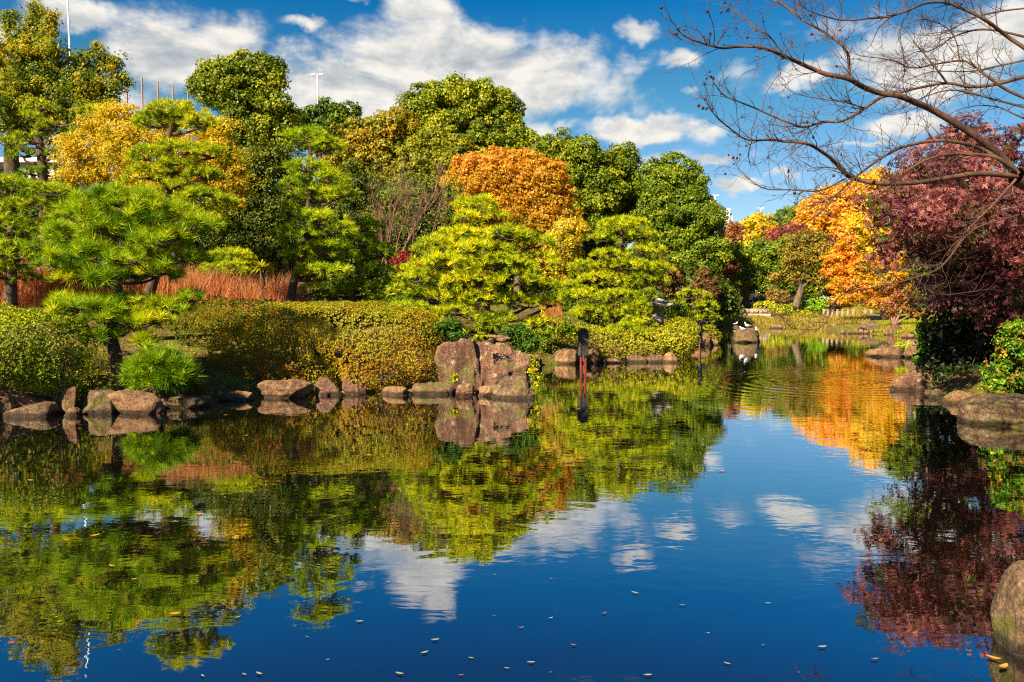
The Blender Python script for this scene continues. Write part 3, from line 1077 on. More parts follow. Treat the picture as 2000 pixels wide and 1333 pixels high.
def rock(label, x0, x1, yt, yb, mat=None, seed=1, cuts=7, depth=0.75, flat=0.0, peak=0.0, Y=None, name='rock', cat='rock', lean=0.0, rough=0.14, sub=5, sink=0.12, group=None, box=0.28, tilt=0.0, zbase=0.0):
    """a stone between px x0..x1 whose top is at py yt and whose foot meets zbase at py yb"""
    if Y is None:
        Yf = Gd((x0 + x1) / 2, yb, zbase)[1]
    else:
        Yf = Y
    wdt = (x1 - x0) / FPX * Yf
    dep = wdt * depth
    yc = Yf + dep * 0.5
    a, b2 = W(x0, yb, Yf + dep * 0.25), W(x1, yb, Yf + dep * 0.25)
    xc = (a[0] + b2[0]) / 2
    wdt = (b2[0] - a[0]) * 1.10
    ztop = W((x0 + x1) / 2, yt, Yf + dep * (0.35 + 0.25 * flat))[2]
    zb = zbase - sink - 0.25 * (ztop - zbase)
    r = np.random.default_rng(seed)
    bm = _ico(sub)
    v = bm[0].copy()
    f = bm[1]
    if box > 0:
        q = (np.abs(v) ** (2 + 4 * box)).sum(1) ** (-1 / (2 + 4 * box))
        v = v * q[:, None]
    for _ in range(cuts):
        nrm = unit(r.normal(size=3) * np.array((1, 1, 0.75)))
        dd = r.uniform(0.52, 0.86)
        t_ = v @ nrm
        over = np.clip(t_ - dd, 0, None)
        v = v - nrm * (over * 0.92)[:, None]
    v = v + unit(v) * ((fbm(v * 1.9 + seed * 3.1, 4, seed) - 0.5) * 2 * rough * 1.6)[:, None]
    v = v + unit(v) * ((fbm(v * 7 + seed, 3, seed + 9) - 0.5) * rough * 0.5)[:, None]
    lo, hi = v.min(0), v.max(0)
    v = (v - (lo + hi) / 2) / ((hi - lo) / 2)
    if peak > 0:
        zt = (v[:, 2] + 1) / 2
        v[:, :2] *= (1 - peak * np.clip(zt, 0, 1) ** 1.2)[:, None]
    v[:, 0] += lean * (v[:, 2] + 1) * 0.5
    v[:, 2] += tilt * v[:, 0] * (v[:, 2] + 1) * 0.5
    lo, hi = v.min(0), v.max(0)
    v = (v - (lo + hi) / 2) / ((hi - lo) / 2)
    v = v * np.array((wdt / 2, dep / 2, (ztop - zb) / 2)) + np.array((xc, yc, (ztop + zb) / 2))
    if mat is M_ROCK and seed % 3:
        mat = (M_ROCKG, M_ROCKB)[seed % 3 - 1]
    me = raw_mesh(name, v, f, mat or M_ROCK, smooth=True)
    o = obj(name, me)
    rebase(o, (xc, yc, zbase))
    tag(o, label, cat, group)
    return o


_icoc = {}


def _ico(sub):
    if sub not in _icoc:
        import bmesh
        bm = bmesh.new()
        bmesh.ops.create_icosphere(bm, subdivisions=sub, radius=1.0)
        v = np.array([p.co[:] for p in bm.verts])
        f = np.array([[q.index for q in fc.verts] for fc in bm.faces])
        bm.free()
        _icoc[sub] = (v, f)
    return _icoc[sub]


# ================================================================== far things first
G1 = [(0.012, 0.028, 0.004), (0.035, 0.065, 0.006), (0.085, 0.125, 0.010), (0.16, 0.19, 0.014), (0.26, 0.26, 0.025)]
G2 = [(0.010, 0.024, 0.004), (0.025, 0.055, 0.006), (0.055, 0.10, 0.010), (0.105, 0.155, 0.014), (0.19, 0.21, 0.025)]
GDARK = [(0.006, 0.014, 0.003), (0.014, 0.032, 0.004), (0.028, 0.056, 0.006), (0.055, 0.085, 0.010), (0.11, 0.13, 0.02)]
GYEL = [(0.03, 0.07, 0.006), (0.08, 0.13, 0.008), (0.18, 0.22, 0.010), (0.42, 0.34, 0.012), (0.62, 0.40, 0.015)]
GOLD = [(0.18, 0.16, 0.008), (0.36, 0.29, 0.010), (0.52, 0.38, 0.012), (0.62, 0.42, 0.015), (0.66, 0.38, 0.02)]
ORANGE = [(0.22, 0.20, 0.010), (0.38, 0.27, 0.012), (0.50, 0.27, 0.015), (0.56, 0.23, 0.018), (0.58, 0.26, 0.05)]
GINKGO = [(0.34, 0.30, 0.010), (0.60, 0.44, 0.012), (0.75, 0.42, 0.015), (0.78, 0.32, 0.03), (0.80, 0.42, 0.14)]
MIXED = [(0.06, 0.09, 0.006), (0.15, 0.15, 0.010), (0.27, 0.20, 0.012), (0.38, 0.17, 0.015), (0.42, 0.10, 0.015)]
BROWNG = [(0.05, 0.045, 0.008), (0.11, 0.10, 0.012), (0.17, 0.14, 0.018), (0.24, 0.15, 0.03), (0.30, 0.14, 0.05)]
REDM = [(0.08, 0.11, 0.010), (0.06, 0.014, 0.024), (0.14, 0.032, 0.070), (0.26, 0.070, 0.135), (0.42, 0.15, 0.22)]
PINKR = [(0.18, 0.06, 0.03), (0.30, 0.05, 0.06), (0.40, 0.10, 0.11), (0.48, 0.20, 0.12)]
MAPO = [(0.22, 0.22, 0.010), (0.42, 0.33, 0.012), (0.62, 0.32, 0.014), (0.72, 0.22, 0.015), (0.70, 0.16, 0.02)]
BRIGHTG = [(0.03, 0.09, 0.008), (0.07, 0.18, 0.012), (0.14, 0.28, 0.014), (0.26, 0.36, 0.02)]
IVY = [(0.30, 0.12, 0.03), (0.015, 0.05, 0.006), (0.03, 0.10, 0.010), (0.06, 0.15, 0.012), (0.14, 0.22, 0.014), (0.40, 0.36, 0.02)]

# white hall seen through the trunks behind the yellow tree
bl = thing('pale_building', 'pale building glimpsed between trunks beneath the big yellow-green tree', 'building', (W(40, 330, 48)[0], 48, hz(-30, 48)))
wx0, wx1 = W(-60, 300, 48)[0], W(105, 300, 48)[0]
m = MB(); zt = W(0, 318, 48)[2]
m.box(((wx0 + wx1) / 2, 50, zt / 2 + 0.5), (wx1 - wx0, 4, zt - 1))
obj('wall', m.mesh('wall', M_PALEWALL), bl)
m = MB(); m.box(((wx0 + wx1) / 2, 50, zt + 0.12), (wx1 - wx0 + 0.8, 4.8, 0.3)); obj('roof', m.mesh('roof', M_STEEL), bl)
wme = None
for i in range(5):
    xx = wx0 + (i + 0.5) * (wx1 - wx0) / 5
    for zz in (zt - 1.6, zt - 5):
        if wme is None:
            m = MB(); m.box((0, 0, 0), (0.9, 0.08, 1.3)); wme = m.mesh('window', M_GLASS)
        o = bpy.data.objects.new('window', wme); COL.objects.link(o); o.parent = bl
        o.location = Vector((xx, 47.96, zz)) - bl.location


def mast(label, px, ytop, Y, ybase_hidden, headw, group='floodlight masts', r=0.11):
    x, _, zt = W(px, ytop, Y)
    g = hz(x, Y)
    root = thing('light_mast', label, 'light mast', (x, Y, g), group)
    m = MB(); m.tube([(x, Y, g), (x, Y, (g + zt) / 2), (x, Y, zt)], [r * 1.5, r * 1.1, r * 0.7], 8)
    obj('pole', m.mesh('pole', M_STEEL), root)
    w = headw / FPX * Y
    for s in (-1, 1):
        m = MB()
        m.box((x + s * w * 0.32, Y, zt + 0.02 * w), (w * 0.36, w * 0.22, w * 0.075), taper=0.8)
        m.tube([(x, Y, zt - 0.04 * w), (x + s * w * 0.2, Y, zt)], [r * 0.5, r * 0.5], 6)
        obj('lamp_head', m.mesh('lamp_head', M_WHITE), root)
    return root


mast('tall twin-headed light mast rising behind the small dark trees', 620, 146, 110, 300, 24, r=0.12)
mast('twin-headed light mast beside the white tower', 1397, 382, 150, 460, 14, r=0.16)
mast('farthest twin-headed light mast above the yellow ginkgo', 1486, 407, 190, 460, 13, r=0.14)
x, _, zt = W(128, -90, 60)
fp = thing('flag_pole', 'thin white pole standing against the clouds above the yellow-green tree', 'pole', (x, 60, hz(x, 60)))
m = MB(); m.tube([(x + 0.5, 60, hz(x, 60)), (x + 0.2, 60, 12), (x, 60, zt)], [0.11, 0.08, 0.05], 8); obj('shaft', m.mesh('shaft', M_WHITE), fp)
m = MB(); m.lathe((x, 60, zt), [(0.02, 0), (0.10, 0.06), (0.10, 0.14), (0.02, 0.2)], 8); obj('finial', m.mesh('finial', M_WHITE), fp)

x, _, zt = W(1422, 408, 150)
g = hz(x, 150)
tw = thing('stadium_tower', 'white column tower with small orange and white striped panels', 'tower', (x, 150, g))
m = MB(); m.box((x, 150, (g + zt) / 2), (0.62, 0.7, zt - g)); obj('column', m.mesh('column', M_WHITE), tw)
for i in range(6):
    zz = W(1422, 421.5 + i * 2.1, 150)[2]
    m = MB(); m.box((x + 0.60, 149.9, zz), (0.55, 0.25, 0.13)); obj('panel', m.mesh('panel', M_ORANGEP if i % 2 else M_WHITE), tw)
    m = MB(); m.box((x - 0.45, 149.9, zz), (0.25, 0.25, 0.13)); obj('panel', m.mesh('panel', M_ORANGEP if i % 2 else M_WHITE), tw)


def netting(label, pts, Y, ybot, Yb=None, post=0.12, cell=0.9):
    """ball-stop net on posts; pts = (px, ytop)"""
    xs = [W(a, b2, Y) for a, b2 in pts]
    root = thing('net_fence', label, 'net fence', (xs[0][0], Y, hz(xs[0][0], Y)))
    for p in xs:
        m = MB(); g = hz(p[0], Y); m.tube([(p[0], Y, g), (p[0], Y, p[2])], [post, post * 0.8], 6)
        obj('post', m.mesh('post', M_RUST), root)
    tb = Tubes()
    for a, b2 in zip(xs[:-1], xs[1:]):
        zb = W(0, ybot, Y)[2]
        n = int((b2[0] - a[0]) / cell)
        for i in range(n + 1):
            q = i / max(1, n)
            x = a[0] + (b2[0] - a[0]) * q; z1 = a[2] + (b2[2] - a[2]) * q
            tb.add([(x, Y, zb), (x, Y, z1)], 0.007, 3)
        k = 0
        z1 = min(a[2], b2[2])
        tb.add([(a[0], Y, a[2]), (b2[0], Y, b2[2])], 0.03, 3)
        while z1 - k * cell > zb:
            tb.add([(a[0], Y, z1 - k * cell - 0.1), (b2[0], Y, z1 - k * cell - 0.1)], 0.007, 3)
            k += 1
    obj('net', tb.mesh('net', M_NET), root)
    return root


netting('tall net fence on rust-coloured posts above the golden tree', [(247, 147), (277, 152), (308, 160), (337, 167), (367, 173), (395, 178)], 90, 215)
netting('distant net fence with tan posts behind the white tower', [(1405, 432), (1417, 437), (1428, 436), (1438, 440), (1443, 446), (1456, 450)], 200, 470, post=0.14, cell=1.4)

# ------------------------------------------------------------------ trees, far to near
T = tree
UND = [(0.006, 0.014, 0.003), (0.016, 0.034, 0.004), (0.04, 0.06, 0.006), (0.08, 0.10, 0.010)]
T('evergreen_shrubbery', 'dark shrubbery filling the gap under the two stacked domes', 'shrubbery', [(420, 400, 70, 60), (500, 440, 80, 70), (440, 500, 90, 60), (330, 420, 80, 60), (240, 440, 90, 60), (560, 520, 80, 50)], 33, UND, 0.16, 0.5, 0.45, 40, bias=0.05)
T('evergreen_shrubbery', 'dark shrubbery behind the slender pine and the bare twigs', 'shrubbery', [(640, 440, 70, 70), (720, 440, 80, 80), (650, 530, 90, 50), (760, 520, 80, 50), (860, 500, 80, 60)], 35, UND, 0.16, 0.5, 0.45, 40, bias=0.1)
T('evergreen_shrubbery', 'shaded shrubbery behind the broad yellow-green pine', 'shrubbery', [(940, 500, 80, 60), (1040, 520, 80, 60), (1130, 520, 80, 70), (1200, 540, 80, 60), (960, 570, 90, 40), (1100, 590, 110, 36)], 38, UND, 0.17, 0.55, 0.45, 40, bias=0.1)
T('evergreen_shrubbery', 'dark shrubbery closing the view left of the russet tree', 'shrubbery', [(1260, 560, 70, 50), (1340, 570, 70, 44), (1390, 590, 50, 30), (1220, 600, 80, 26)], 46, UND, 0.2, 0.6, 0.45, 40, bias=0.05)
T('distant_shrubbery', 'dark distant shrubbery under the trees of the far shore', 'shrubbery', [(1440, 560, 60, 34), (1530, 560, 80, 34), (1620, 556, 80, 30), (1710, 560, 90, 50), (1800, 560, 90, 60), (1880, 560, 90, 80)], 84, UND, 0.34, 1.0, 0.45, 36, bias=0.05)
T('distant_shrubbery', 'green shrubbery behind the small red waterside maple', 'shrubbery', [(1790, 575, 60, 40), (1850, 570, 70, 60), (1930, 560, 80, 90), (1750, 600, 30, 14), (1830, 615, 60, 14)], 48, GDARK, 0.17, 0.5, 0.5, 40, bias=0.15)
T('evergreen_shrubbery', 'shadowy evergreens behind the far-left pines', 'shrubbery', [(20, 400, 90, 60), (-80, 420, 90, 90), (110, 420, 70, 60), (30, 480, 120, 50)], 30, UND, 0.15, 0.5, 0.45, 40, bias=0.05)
T('ginkgo_tree', 'small yellow ginkgo standing right of the white tower', 'tree', [(1478, 455, 34, 34), (1462, 475, 22, 22), (1500, 470, 22, 24)], 78, GINKGO, 0.26, 0.7, 0.5, 34, bias=-0.28, clvar=.1, mat=M_THIN)
T('broadleaf_tree', 'dark green round tree beyond the pink maple', 'tree', [(1548, 425, 34, 22), (1585, 425, 34, 24), (1535, 445, 26, 20)], 86, G2, 0.3, 0.8, 0.5, 30)
T('ginkgo_tree', 'huge peach and orange ginkgo towering behind the far shore', 'tree', [(1630, 420, 50, 45), (1600, 450, 38, 40), (1660, 460, 50, 50), (1690, 400, 45, 45), (1640, 390, 36, 25)], 72, GINKGO, 0.24, 0.75, 0.55, 44, bias=0.25, mat=M_THIN, patchv=0.4)
T('ginkgo_tree', 'tall golden yellow ginkgo behind the bare branches', 'tree', [(1715, 375, 34, 30), (1745, 400, 45, 45), (1700, 430, 40, 40), (1740, 470, 50, 45)], 62, GINKGO, 0.22, 0.7, 0.55, 40, bias=-0.08, mat=M_THIN)
T('broadleaf_tree', 'green treetop between the golden ginkgo and the red maple', 'tree', [(1775, 365, 34, 26), (1800, 395, 40, 30)], 50, G1, 0.2, 0.6, 0.5, 34)
T('maple_tree', 'small pink-red maple between two green far trees', 'tree', [(1520, 460, 22, 12), (1545, 458, 24, 14), (1560, 470, 20, 14), (1530, 476, 24, 14)], 66, PINKR, 0.2, 0.5, 0.6, 34, mat=M_THIN, shell=(0.3, 1.1))
T('maple_tree', 'pinkish maple top in front of the peach ginkgo', 'tree', [(1630, 480, 26, 14), (1650, 490, 24, 16)], 60, PINKR, 0.18, 0.45, 0.45, 30, mat=M_THIN, shell=(0.3, 1.1))
T('small_tree', 'thin russet tree beside the dark green evergreen', 'tree', [(1420, 475, 22, 24), (1425, 510, 24, 30), (1420, 545, 26, 28), (1430, 460, 18, 18)], 58, [(0.10, 0.05, 0.02), (0.20, 0.08, 0.04), (0.32, 0.10, 0.06), (0.36, 0.16, 0.09)], 0.14, 0.5, 0.5, 30, mat=M_THIN, shell=(0.4, 1.1))
T('broadleaf_tree', 'wide green evergreen behind the stone planter', 'tree', [(1465, 505, 34, 28), (1500, 515, 40, 38), (1545, 505, 44, 34), (1470, 545, 32, 30), (1510, 555, 30, 22), (1585, 520, 38, 36), (1545, 545, 40, 26), (1600, 550, 30, 26)], 54, G2, 0.17, 0.55, 0.6, 46, base=(W(1459, 600, 52)[0], 53), bias=0.08, mat=M_GLOSSLEAF,
  trunk=[([(1452, 612), (1450, 590), (1452, 560)], 0.2, 0.14), ([(1459, 614), (1458, 590), (1460, 555)], 0.22, 0.15), ([(1462, 612), (1461, 600), (1458, 585)], 0.25, 0.14)])
T('leaning_tree', 'brown-green tree with a forked leaning trunk on the far shore', 'tree', [(1580, 475, 34, 22), (1560, 500, 36, 26), (1600, 500, 32, 26), (1530, 540, 22, 12), (1590, 540, 30, 16)], 49, BROWNG, 0.12, 0.42, 0.5, 34, shell=(0.4, 1.1),
  trunk=[([(1554, 600), (1560, 580), (1564, 566), (1562, 556)], 0.26, 0.17), ([(1562, 556), (1550, 545), (1542, 537), (1550, 520)], 0.15, 0.06), ([(1564, 562), (1575, 553), (1574, 535), (1580, 510)], 0.14, 0.06), ([(1545, 541), (1527, 543), (1518, 555), (1502, 567)], 0.08, 0.03)], bark=M_BARKG, bias=0.05)
T('broadleaf_tree', 'dark evergreen whose low boughs hang over the pale wall', 'tree', [(1610, 520, 34, 30), (1640, 545, 34, 30), (1600, 560, 30, 14), (1700, 560, 60, 40)], 57, GDARK, 0.2, 0.6, 0.6, 40, bias=0.1)
T('maple_tree', 'orange and yellow maple spreading in flat tiers beside the bollards', 'tree', [(1650, 500, 34, 10), (1680, 515, 40, 10), (1640, 530, 32, 9), (1690, 540, 46, 10), (1660, 555, 44, 9), (1640, 565, 26, 7), (1700, 565, 50, 10), (1670, 580, 40, 7), (1720, 590, 46, 8), (1640, 590, 16, 5), (1700, 520, 50, 16), (1730, 550, 44, 18), (1660, 480, 24, 10), (1620, 515, 16, 6)],
  41, MAPO, 0.11, 0.32, 0.9, 36, mat=M_THIN, base=(W(1745, 600, 41)[0], 41), lump=False, shell=(0.4, 1.15), depth=1.3, clvar=0.16,
  trunk=[([(1742, 628), (1744, 600), (1738, 570), (1725, 535)], 0.16, 0.09), ([(1738, 570), (1700, 560), (1660, 567), (1635, 580)], 0.06, 0.02), ([(1738, 565), (1700, 545), (1660, 548)], 0.06, 0.02)], bark=M_TWIG)
T('small_maple', 'small red-leaved maple with several thin stems by the waterside', 'tree', [(1755, 572, 36, 14), (1735, 590, 26, 10), (1770, 598, 34, 12), (1785, 580, 24, 12), (1740, 612, 20, 8), (1790, 615, 20, 8)], 37, [(0.20, 0.12, 0.01), (0.30, 0.14, 0.04), (0.30, 0.09, 0.06), (0.5, 0.22, 0.06)], 0.09, 0.3, 0.22, 22, mat=M_THIN, shell=(0.2, 1.1), lump=False, depth=1.2,
  trunk=[([(1745, 634), (1738, 610), (1735, 590)], 0.07, 0.03), ([(1745, 634), (1748, 605), (1752, 580)], 0.08, 0.03), ([(1747, 634), (1760, 608), (1775, 590)], 0.07, 0.03), ([(1747, 634), (1775, 618), (1792, 612)], 0.05, 0.02)], bark=M_REDTWIG)

T('broadleaf_tree', 'tall evergreen with two stacked domes behind the flat-topped pine', 'tree', [(470, 165, 72, 48), (505, 225, 62, 45), (420, 165, 38, 34), (520, 150, 34, 34), (480, 270, 60, 40), (545, 240, 30, 40)], 46, G1, 0.17, 0.52, 0.62, 56, bias=0.02, mat=M_GLOSSLEAF, k=6)
T('broadleaf_tree', 'small dark tree at the foot of the twin-headed mast', 'tree', [(602, 240, 34, 26), (650, 235, 42, 28), (625, 262, 60, 26), (675, 255, 24, 20)], 58, G2, 0.2, 0.6, 0.6, 40, bias=-0.05)
T('mixed_tree', 'tree turning orange and red left of the highest green dome', 'tree', [(760, 255, 44, 28), (710, 275, 50, 30), (780, 245, 30, 26), (700, 320, 52, 40), (750, 330, 46, 46), (730, 380, 50, 34), (660, 330, 34, 34)], 42, MIXED, 0.14, 0.45, 0.55, 44, patchv=0.5, shell=(0.5, 1.12), bias=-0.12, top_tone=0.25)
T('broadleaf_tree', 'highest green domed tree in the middle of the grove', 'tree', [(880, 205, 74, 46), (950, 215, 50, 44), (830, 230, 38, 40), (985, 235, 30, 42), (900, 280, 95, 60), (1000, 290, 50, 48), (820, 300, 50, 50), (960, 340, 70, 40)], 56, G1, 0.20, 0.62, 0.6, 56, bias=0.08, mat=M_GLOSSLEAF, k=6)
T('broadleaf_tree', 'olive green round tree below the highest dome', 'tree', [(850, 310, 60, 50), (900, 330, 60, 50), (800, 370, 50, 44), (860, 380, 60, 50)], 40, [(0.02, 0.035, 0.004), (0.06, 0.08, 0.006), (0.12, 0.14, 0.01), (0.2, 0.2, 0.014), (0.28, 0.25, 0.02)], 0.13, 0.45, 0.55, 46, bias=0.06)
T('broadleaf_tree', 'green tree sloping down behind the orange dome', 'tree', [(1080, 310, 55, 40), (1130, 330, 60, 48), (1170, 370, 45, 50), (1140, 420, 60, 50), (1100, 380, 60, 50)], 50, G1, 0.18, 0.56, 0.6, 52, bias=0.06, mat=M_GLOSSLEAF, k=6)
T('broadleaf_tree', 'narrow green tree just left of the dark evergreen', 'tree', [(1210, 330, 32, 40), (1225, 380, 34, 40), (1190, 360, 26, 36), (1215, 440, 44, 40)], 52, G1, 0.18, 0.55, 0.62, 50, bias=-0.02, mat=M_GLOSSLEAF)
T('broadleaf_tree', 'big dark green evergreen at the end of the grove, trunk showing', 'tree', [(1300, 365, 52, 45), (1345, 375, 34, 42), (1330, 430, 62, 50), (1290, 430, 36, 50), (1370, 440, 30, 40), (1350, 500, 60, 44), (1385, 490, 22, 40), (1330, 545, 50, 40), (1280, 500, 34, 44)], 50, G2, 0.17, 0.52, 0.65, 56, bias=0.10, mat=M_GLOSSLEAF, k=6)
T('small_tree', 'brown-leaved shrub in the shade under the dark evergreen', 'shrub', [(1290, 540, 40, 34), (1380, 560, 22, 30)], 44, [(0.05, 0.03, 0.012), (0.12, 0.06, 0.03), (0.22, 0.10, 0.05)], 0.11, 0.35, 0.5, 30, shell=(0.3, 1.1))
T('autumn_tree', 'orange domed tree in the middle of the grove', 'tree', [(930, 355, 55, 44), (985, 340, 60, 46), (1040, 355, 56, 46), (1080, 400, 44, 44), (900, 400, 36, 40), (980, 410, 80, 50), (1060, 450, 60, 44), (1090, 470, 30, 40)], 34, ORANGE, 0.10, 0.36, 0.6, 54, bias=-0.02, top_tone=0.55, clvar=0.09, mat=M_THIN, shell=(0.6, 1.1), k=5, patchv=0.2)
T('golden_shrub', 'golden shrub beneath the orange dome', 'shrub', [(1100, 490, 30, 40), (1080, 520, 28, 30), (1120, 450, 20, 24)], 30, GOLD, 0.09, 0.3, 0.6, 46, bias=-0.1, mat=M_THIN)
T('broadleaf_tree', 'far-left yellow-green tree with feathery upright shoots', 'tree', [(60, 130, 90, 60), (-20, 180, 80, 80), (110, 190, 90, 60), (40, 230, 110, 60), (160, 150, 50, 44), (190, 190, 46, 40), (150, 250, 60, 40), (60, 70, 22, 40), (40, 90, 16, 34), (95, 60, 22, 12), (215, 125, 26, 14), (235, 160, 20, 12), (20, 45, 10, 20), (70, 30, 14, 22), (100, 40, 14, 10), (190, 105, 8, 26)], 26, GYEL, 0.095, 0.24, 0.62, 26, clvar=0.18, bias=-0.08, patchv=0.55, k=5, f=0.36, mat=M_THIN,
  trunk=[([(25, 345), (22, 300), (30, 250), (50, 180)], 0.26, 0.14), ([(28, 260), (70, 200), (100, 150)], 0.12, 0.05)], bark=M_BARK, shell=(0.40, 1.22))
T('golden_tree', 'golden yellow round tree behind the flat-topped pine', 'tree', [(225, 250, 56, 38), (190, 300, 64, 50), (260, 300, 60, 50), (160, 330, 46, 40), (240, 355, 60, 30), (420, 260, 34, 24), (440, 320, 34, 40), (330, 260, 40, 36), (390, 320, 60, 50), (330, 360, 70, 44), (450, 370, 40, 40)], 19, GOLD, 0.065, 0.24, 0.62, 50, bias=0.0, patchv=0.25, mat=M_THIN, shell=(0.65, 1.1))
T('evergreen_shrub', 'tall dark evergreen shrubbery behind the tall pine', 'shrub', [(520, 330, 60, 44), (480, 390, 60, 60), (560, 380, 50, 60), (500, 460, 66, 60), (690, 380, 40, 60), (700, 450, 50, 60), (560, 470, 60, 60), (440, 440, 50, 60)], 23, [(0.008, 0.016, 0.003), (0.02, 0.04, 0.004), (0.045, 0.07, 0.006), (0.09, 0.11, 0.012), (0.15, 0.15, 0.02)], 0.085, 0.28, 0.6, 44, bias=-0.02, mat=M_GLOSSLEAF, top_tone=0.25)
T('evergreen_shrub', 'dark green shrubbery behind the bare pink twigs', 'shrub', [(800, 400, 60, 50), (850, 450, 50, 50), (780, 480, 60, 50), (860, 400, 40, 40)], 27, G2, 0.10, 0.34, 0.55, 40, bias=-0.06, top_tone=0.2)
T('red_azalea', 'small dark red shrub behind the tallest yellow-green pine pads', 'shrub', [(800, 520, 26, 16), (785, 510, 16, 12)], 21, [(0.12, 0.01, 0.02), (0.22, 0.02, 0.03), (0.32, 0.04, 0.04)], 0.06, 0.18, 0.7, 30, stem=False)


# leafless shrubs in the grove
def twiggy(tb, start, d, L, r, depth, up=0.15, spread=0.5, seg=4, n=4):
    p = np.array(start, dtype=float)
    d = unit(np.array(d, dtype=float))
    pts = [p.copy()]
    for i in range(seg):
        d = unit(d + rng.normal(0, 0.14, 3) + np.array((0, 0, up * 0.2)))
        p = p + d * L / seg
        pts.append(p.copy())
    tb.add(pts, np.linspace(r, r * 0.45, len(pts)), 5 if r > 0.012 else 3)
    if depth > 0:
        for i in range(n):
            j = int(rng.integers(1, len(pts)))
            s = pts[j]
            nd = unit(d + rng.normal(0, spread, 3) + np.array((0, 0, up)))
            twiggy(tb, s, nd, L * rng.uniform(0.45, 0.75), r * 0.5, depth - 1, up, spread, seg, n)
    return pts


bare = thing('bare_shrub', 'leafless pinkish shrub with slender pale stems in the grove', 'shrub', (W(815, 500, 22)[0], 22, hz(W(815, 500, 22)[0], 22)))
tb = Tubes()
for (x0, y0, x1, y1, r) in [(765, 500, 850, 375, 0.035), (770, 500, 800, 400, 0.025), (760, 495, 740, 400, 0.02), (750, 490, 770, 410, 0.02), (755, 490, 725, 380, 0.016), (830, 480, 870, 360, 0.02), (740, 460, 760, 370, 0.016), (800, 480, 825, 380, 0.018)]:
    a, b2 = W(x0, y0, 22), W(x1, y1, 22 + rng.uniform(-0.5, 0.5))
    a[2] = min(a[2], 2.4)
    pp, rr = smooth_path([a, (a + b2) / 2 + rng.normal(0, 0.08, 3), b2], (r, r * 0.4))
    tb.add(pp, rr, 5)
    for q in range(9):
        s = pp[int(rng.integers(3, len(pp)))]
        twiggy(tb, s, unit((b2 - a)) + rng.normal(0, 0.5, 3), rng.uniform(0.5, 1.0), r * 0.4, 2, n=4)
obj('branches', tb.mesh('branches', M_REDTWIG), bare)

# ------------------------------------------------------------------ pines
pine('flat-topped pine with an umbrella crown and cloud-like tiers before the golden tree',
     [(300, 235, 38, 20, 0.1), (345, 215, 50, 20, 0.0), (392, 238, 34, 18, -0.1), (345, 235, 60, 18, 0.3),
      (292, 302, 46, 18), (350, 290, 42, 16), (415, 298, 44, 17), (285, 338, 44, 16), (350, 325, 46, 15), (400, 340, 40, 12), (395, 385, 58, 22), (440, 400, 26, 16), (350, 365, 40, 14), (400, 430, 50, 20)],
     14.6, [(262, 700), (285, 600), (312, 500), (326, 400), (334, 320), (330, 270), (340, 240)], L=0.15, w=0.009, n=46, tr=(0.11, 0.05), sp=0.125, bias=0.04, buds=0.06, pal=PINE, extra=0.15, under=0.12, spread_y=0.15)
pine('old pine on the far left whose tiers step down the yellow tree',
     [(80, 207, 32, 12), (67, 230, 28, 12), (95, 247, 26, 12), (54, 268, 28, 12), (45, 300, 32, 10), (90, 335, 32, 13), (110, 300, 22, 10), (190, 217, 36, 14), (150, 262, 18, 14), (20, 275, 20, 12), (60, 335, 26, 9)],
     19.5, [(88, 372), (82, 320), (74, 260), (80, 215)], L=0.17, w=0.013, n=34, tr=(0.14, 0.06), sp=0.2, bias=-0.02, buds=0)
pine('shaded pine clump at the far-left bank behind the clipped hedge',
     [(20, 362, 60, 18), (95, 372, 45, 16), (-40, 400, 60, 25), (55, 400, 50, 20), (10, 440, 60, 24), (75, 440, 45, 22), (-40, 470, 60, 25), (30, 490, 60, 24), (90, 490, 40, 22), (10, 530, 60, 20), (-60, 350, 60, 18), (-120, 430, 70, 50)],
     15.5, [(20, 620), (22, 500), (25, 380)], L=0.19, w=0.011, n=44, tr=(0.13, 0.06), sp=0.19, bias=-0.05, buds=0)
pine('tall slender pine with a leaning trunk in the middle of the bank',
     [(590, 268, 36, 16), (640, 283, 36, 15), (612, 262, 30, 12), (598, 325, 40, 16), (642, 345, 38, 17), (580, 362, 36, 17), (622, 378, 46, 17), (668, 375, 28, 15), (566, 410, 28, 17), (625, 425, 48, 19), (590, 460, 42, 18), (662, 445, 34, 17), (640, 485, 45, 18), (578, 498, 34, 18), (612, 528, 40, 16), (656, 528, 34, 14), (556, 455, 22, 15), (620, 562, 30, 12)],
     16.2, [(560, 592), (572, 560), (590, 500), (604, 400), (606, 320), (606, 272)], L=0.17, w=0.0105, n=46, tr=(0.10, 0.04), sp=0.165, bias=-0.02, buds=0.06, extra=0.4,
     pal=[(0.02, 0.055, 0.005), (0.05, 0.12, 0.007), (0.10, 0.21, 0.009), (0.17, 0.29, 0.012), (0.26, 0.35, 0.02)])
pine('low dark pine with yellowed top pads right of the slender pine',
     [(715, 442, 38, 15), (705, 470, 38, 16), (742, 490, 30, 16), (690, 505, 34, 16), (730, 530, 40, 17), (700, 560, 44, 14), (760, 560, 30, 15), (775, 530, 26, 14), (740, 585, 30, 10), (660, 575, 26, 10)],
     17.2, [(688, 606), (690, 570), (708, 510), (716, 455)], L=0.17, w=0.011, n=44, tr=(0.08, 0.035), sp=0.17, bias=-0.12, buds=0.0, pal=PINE)
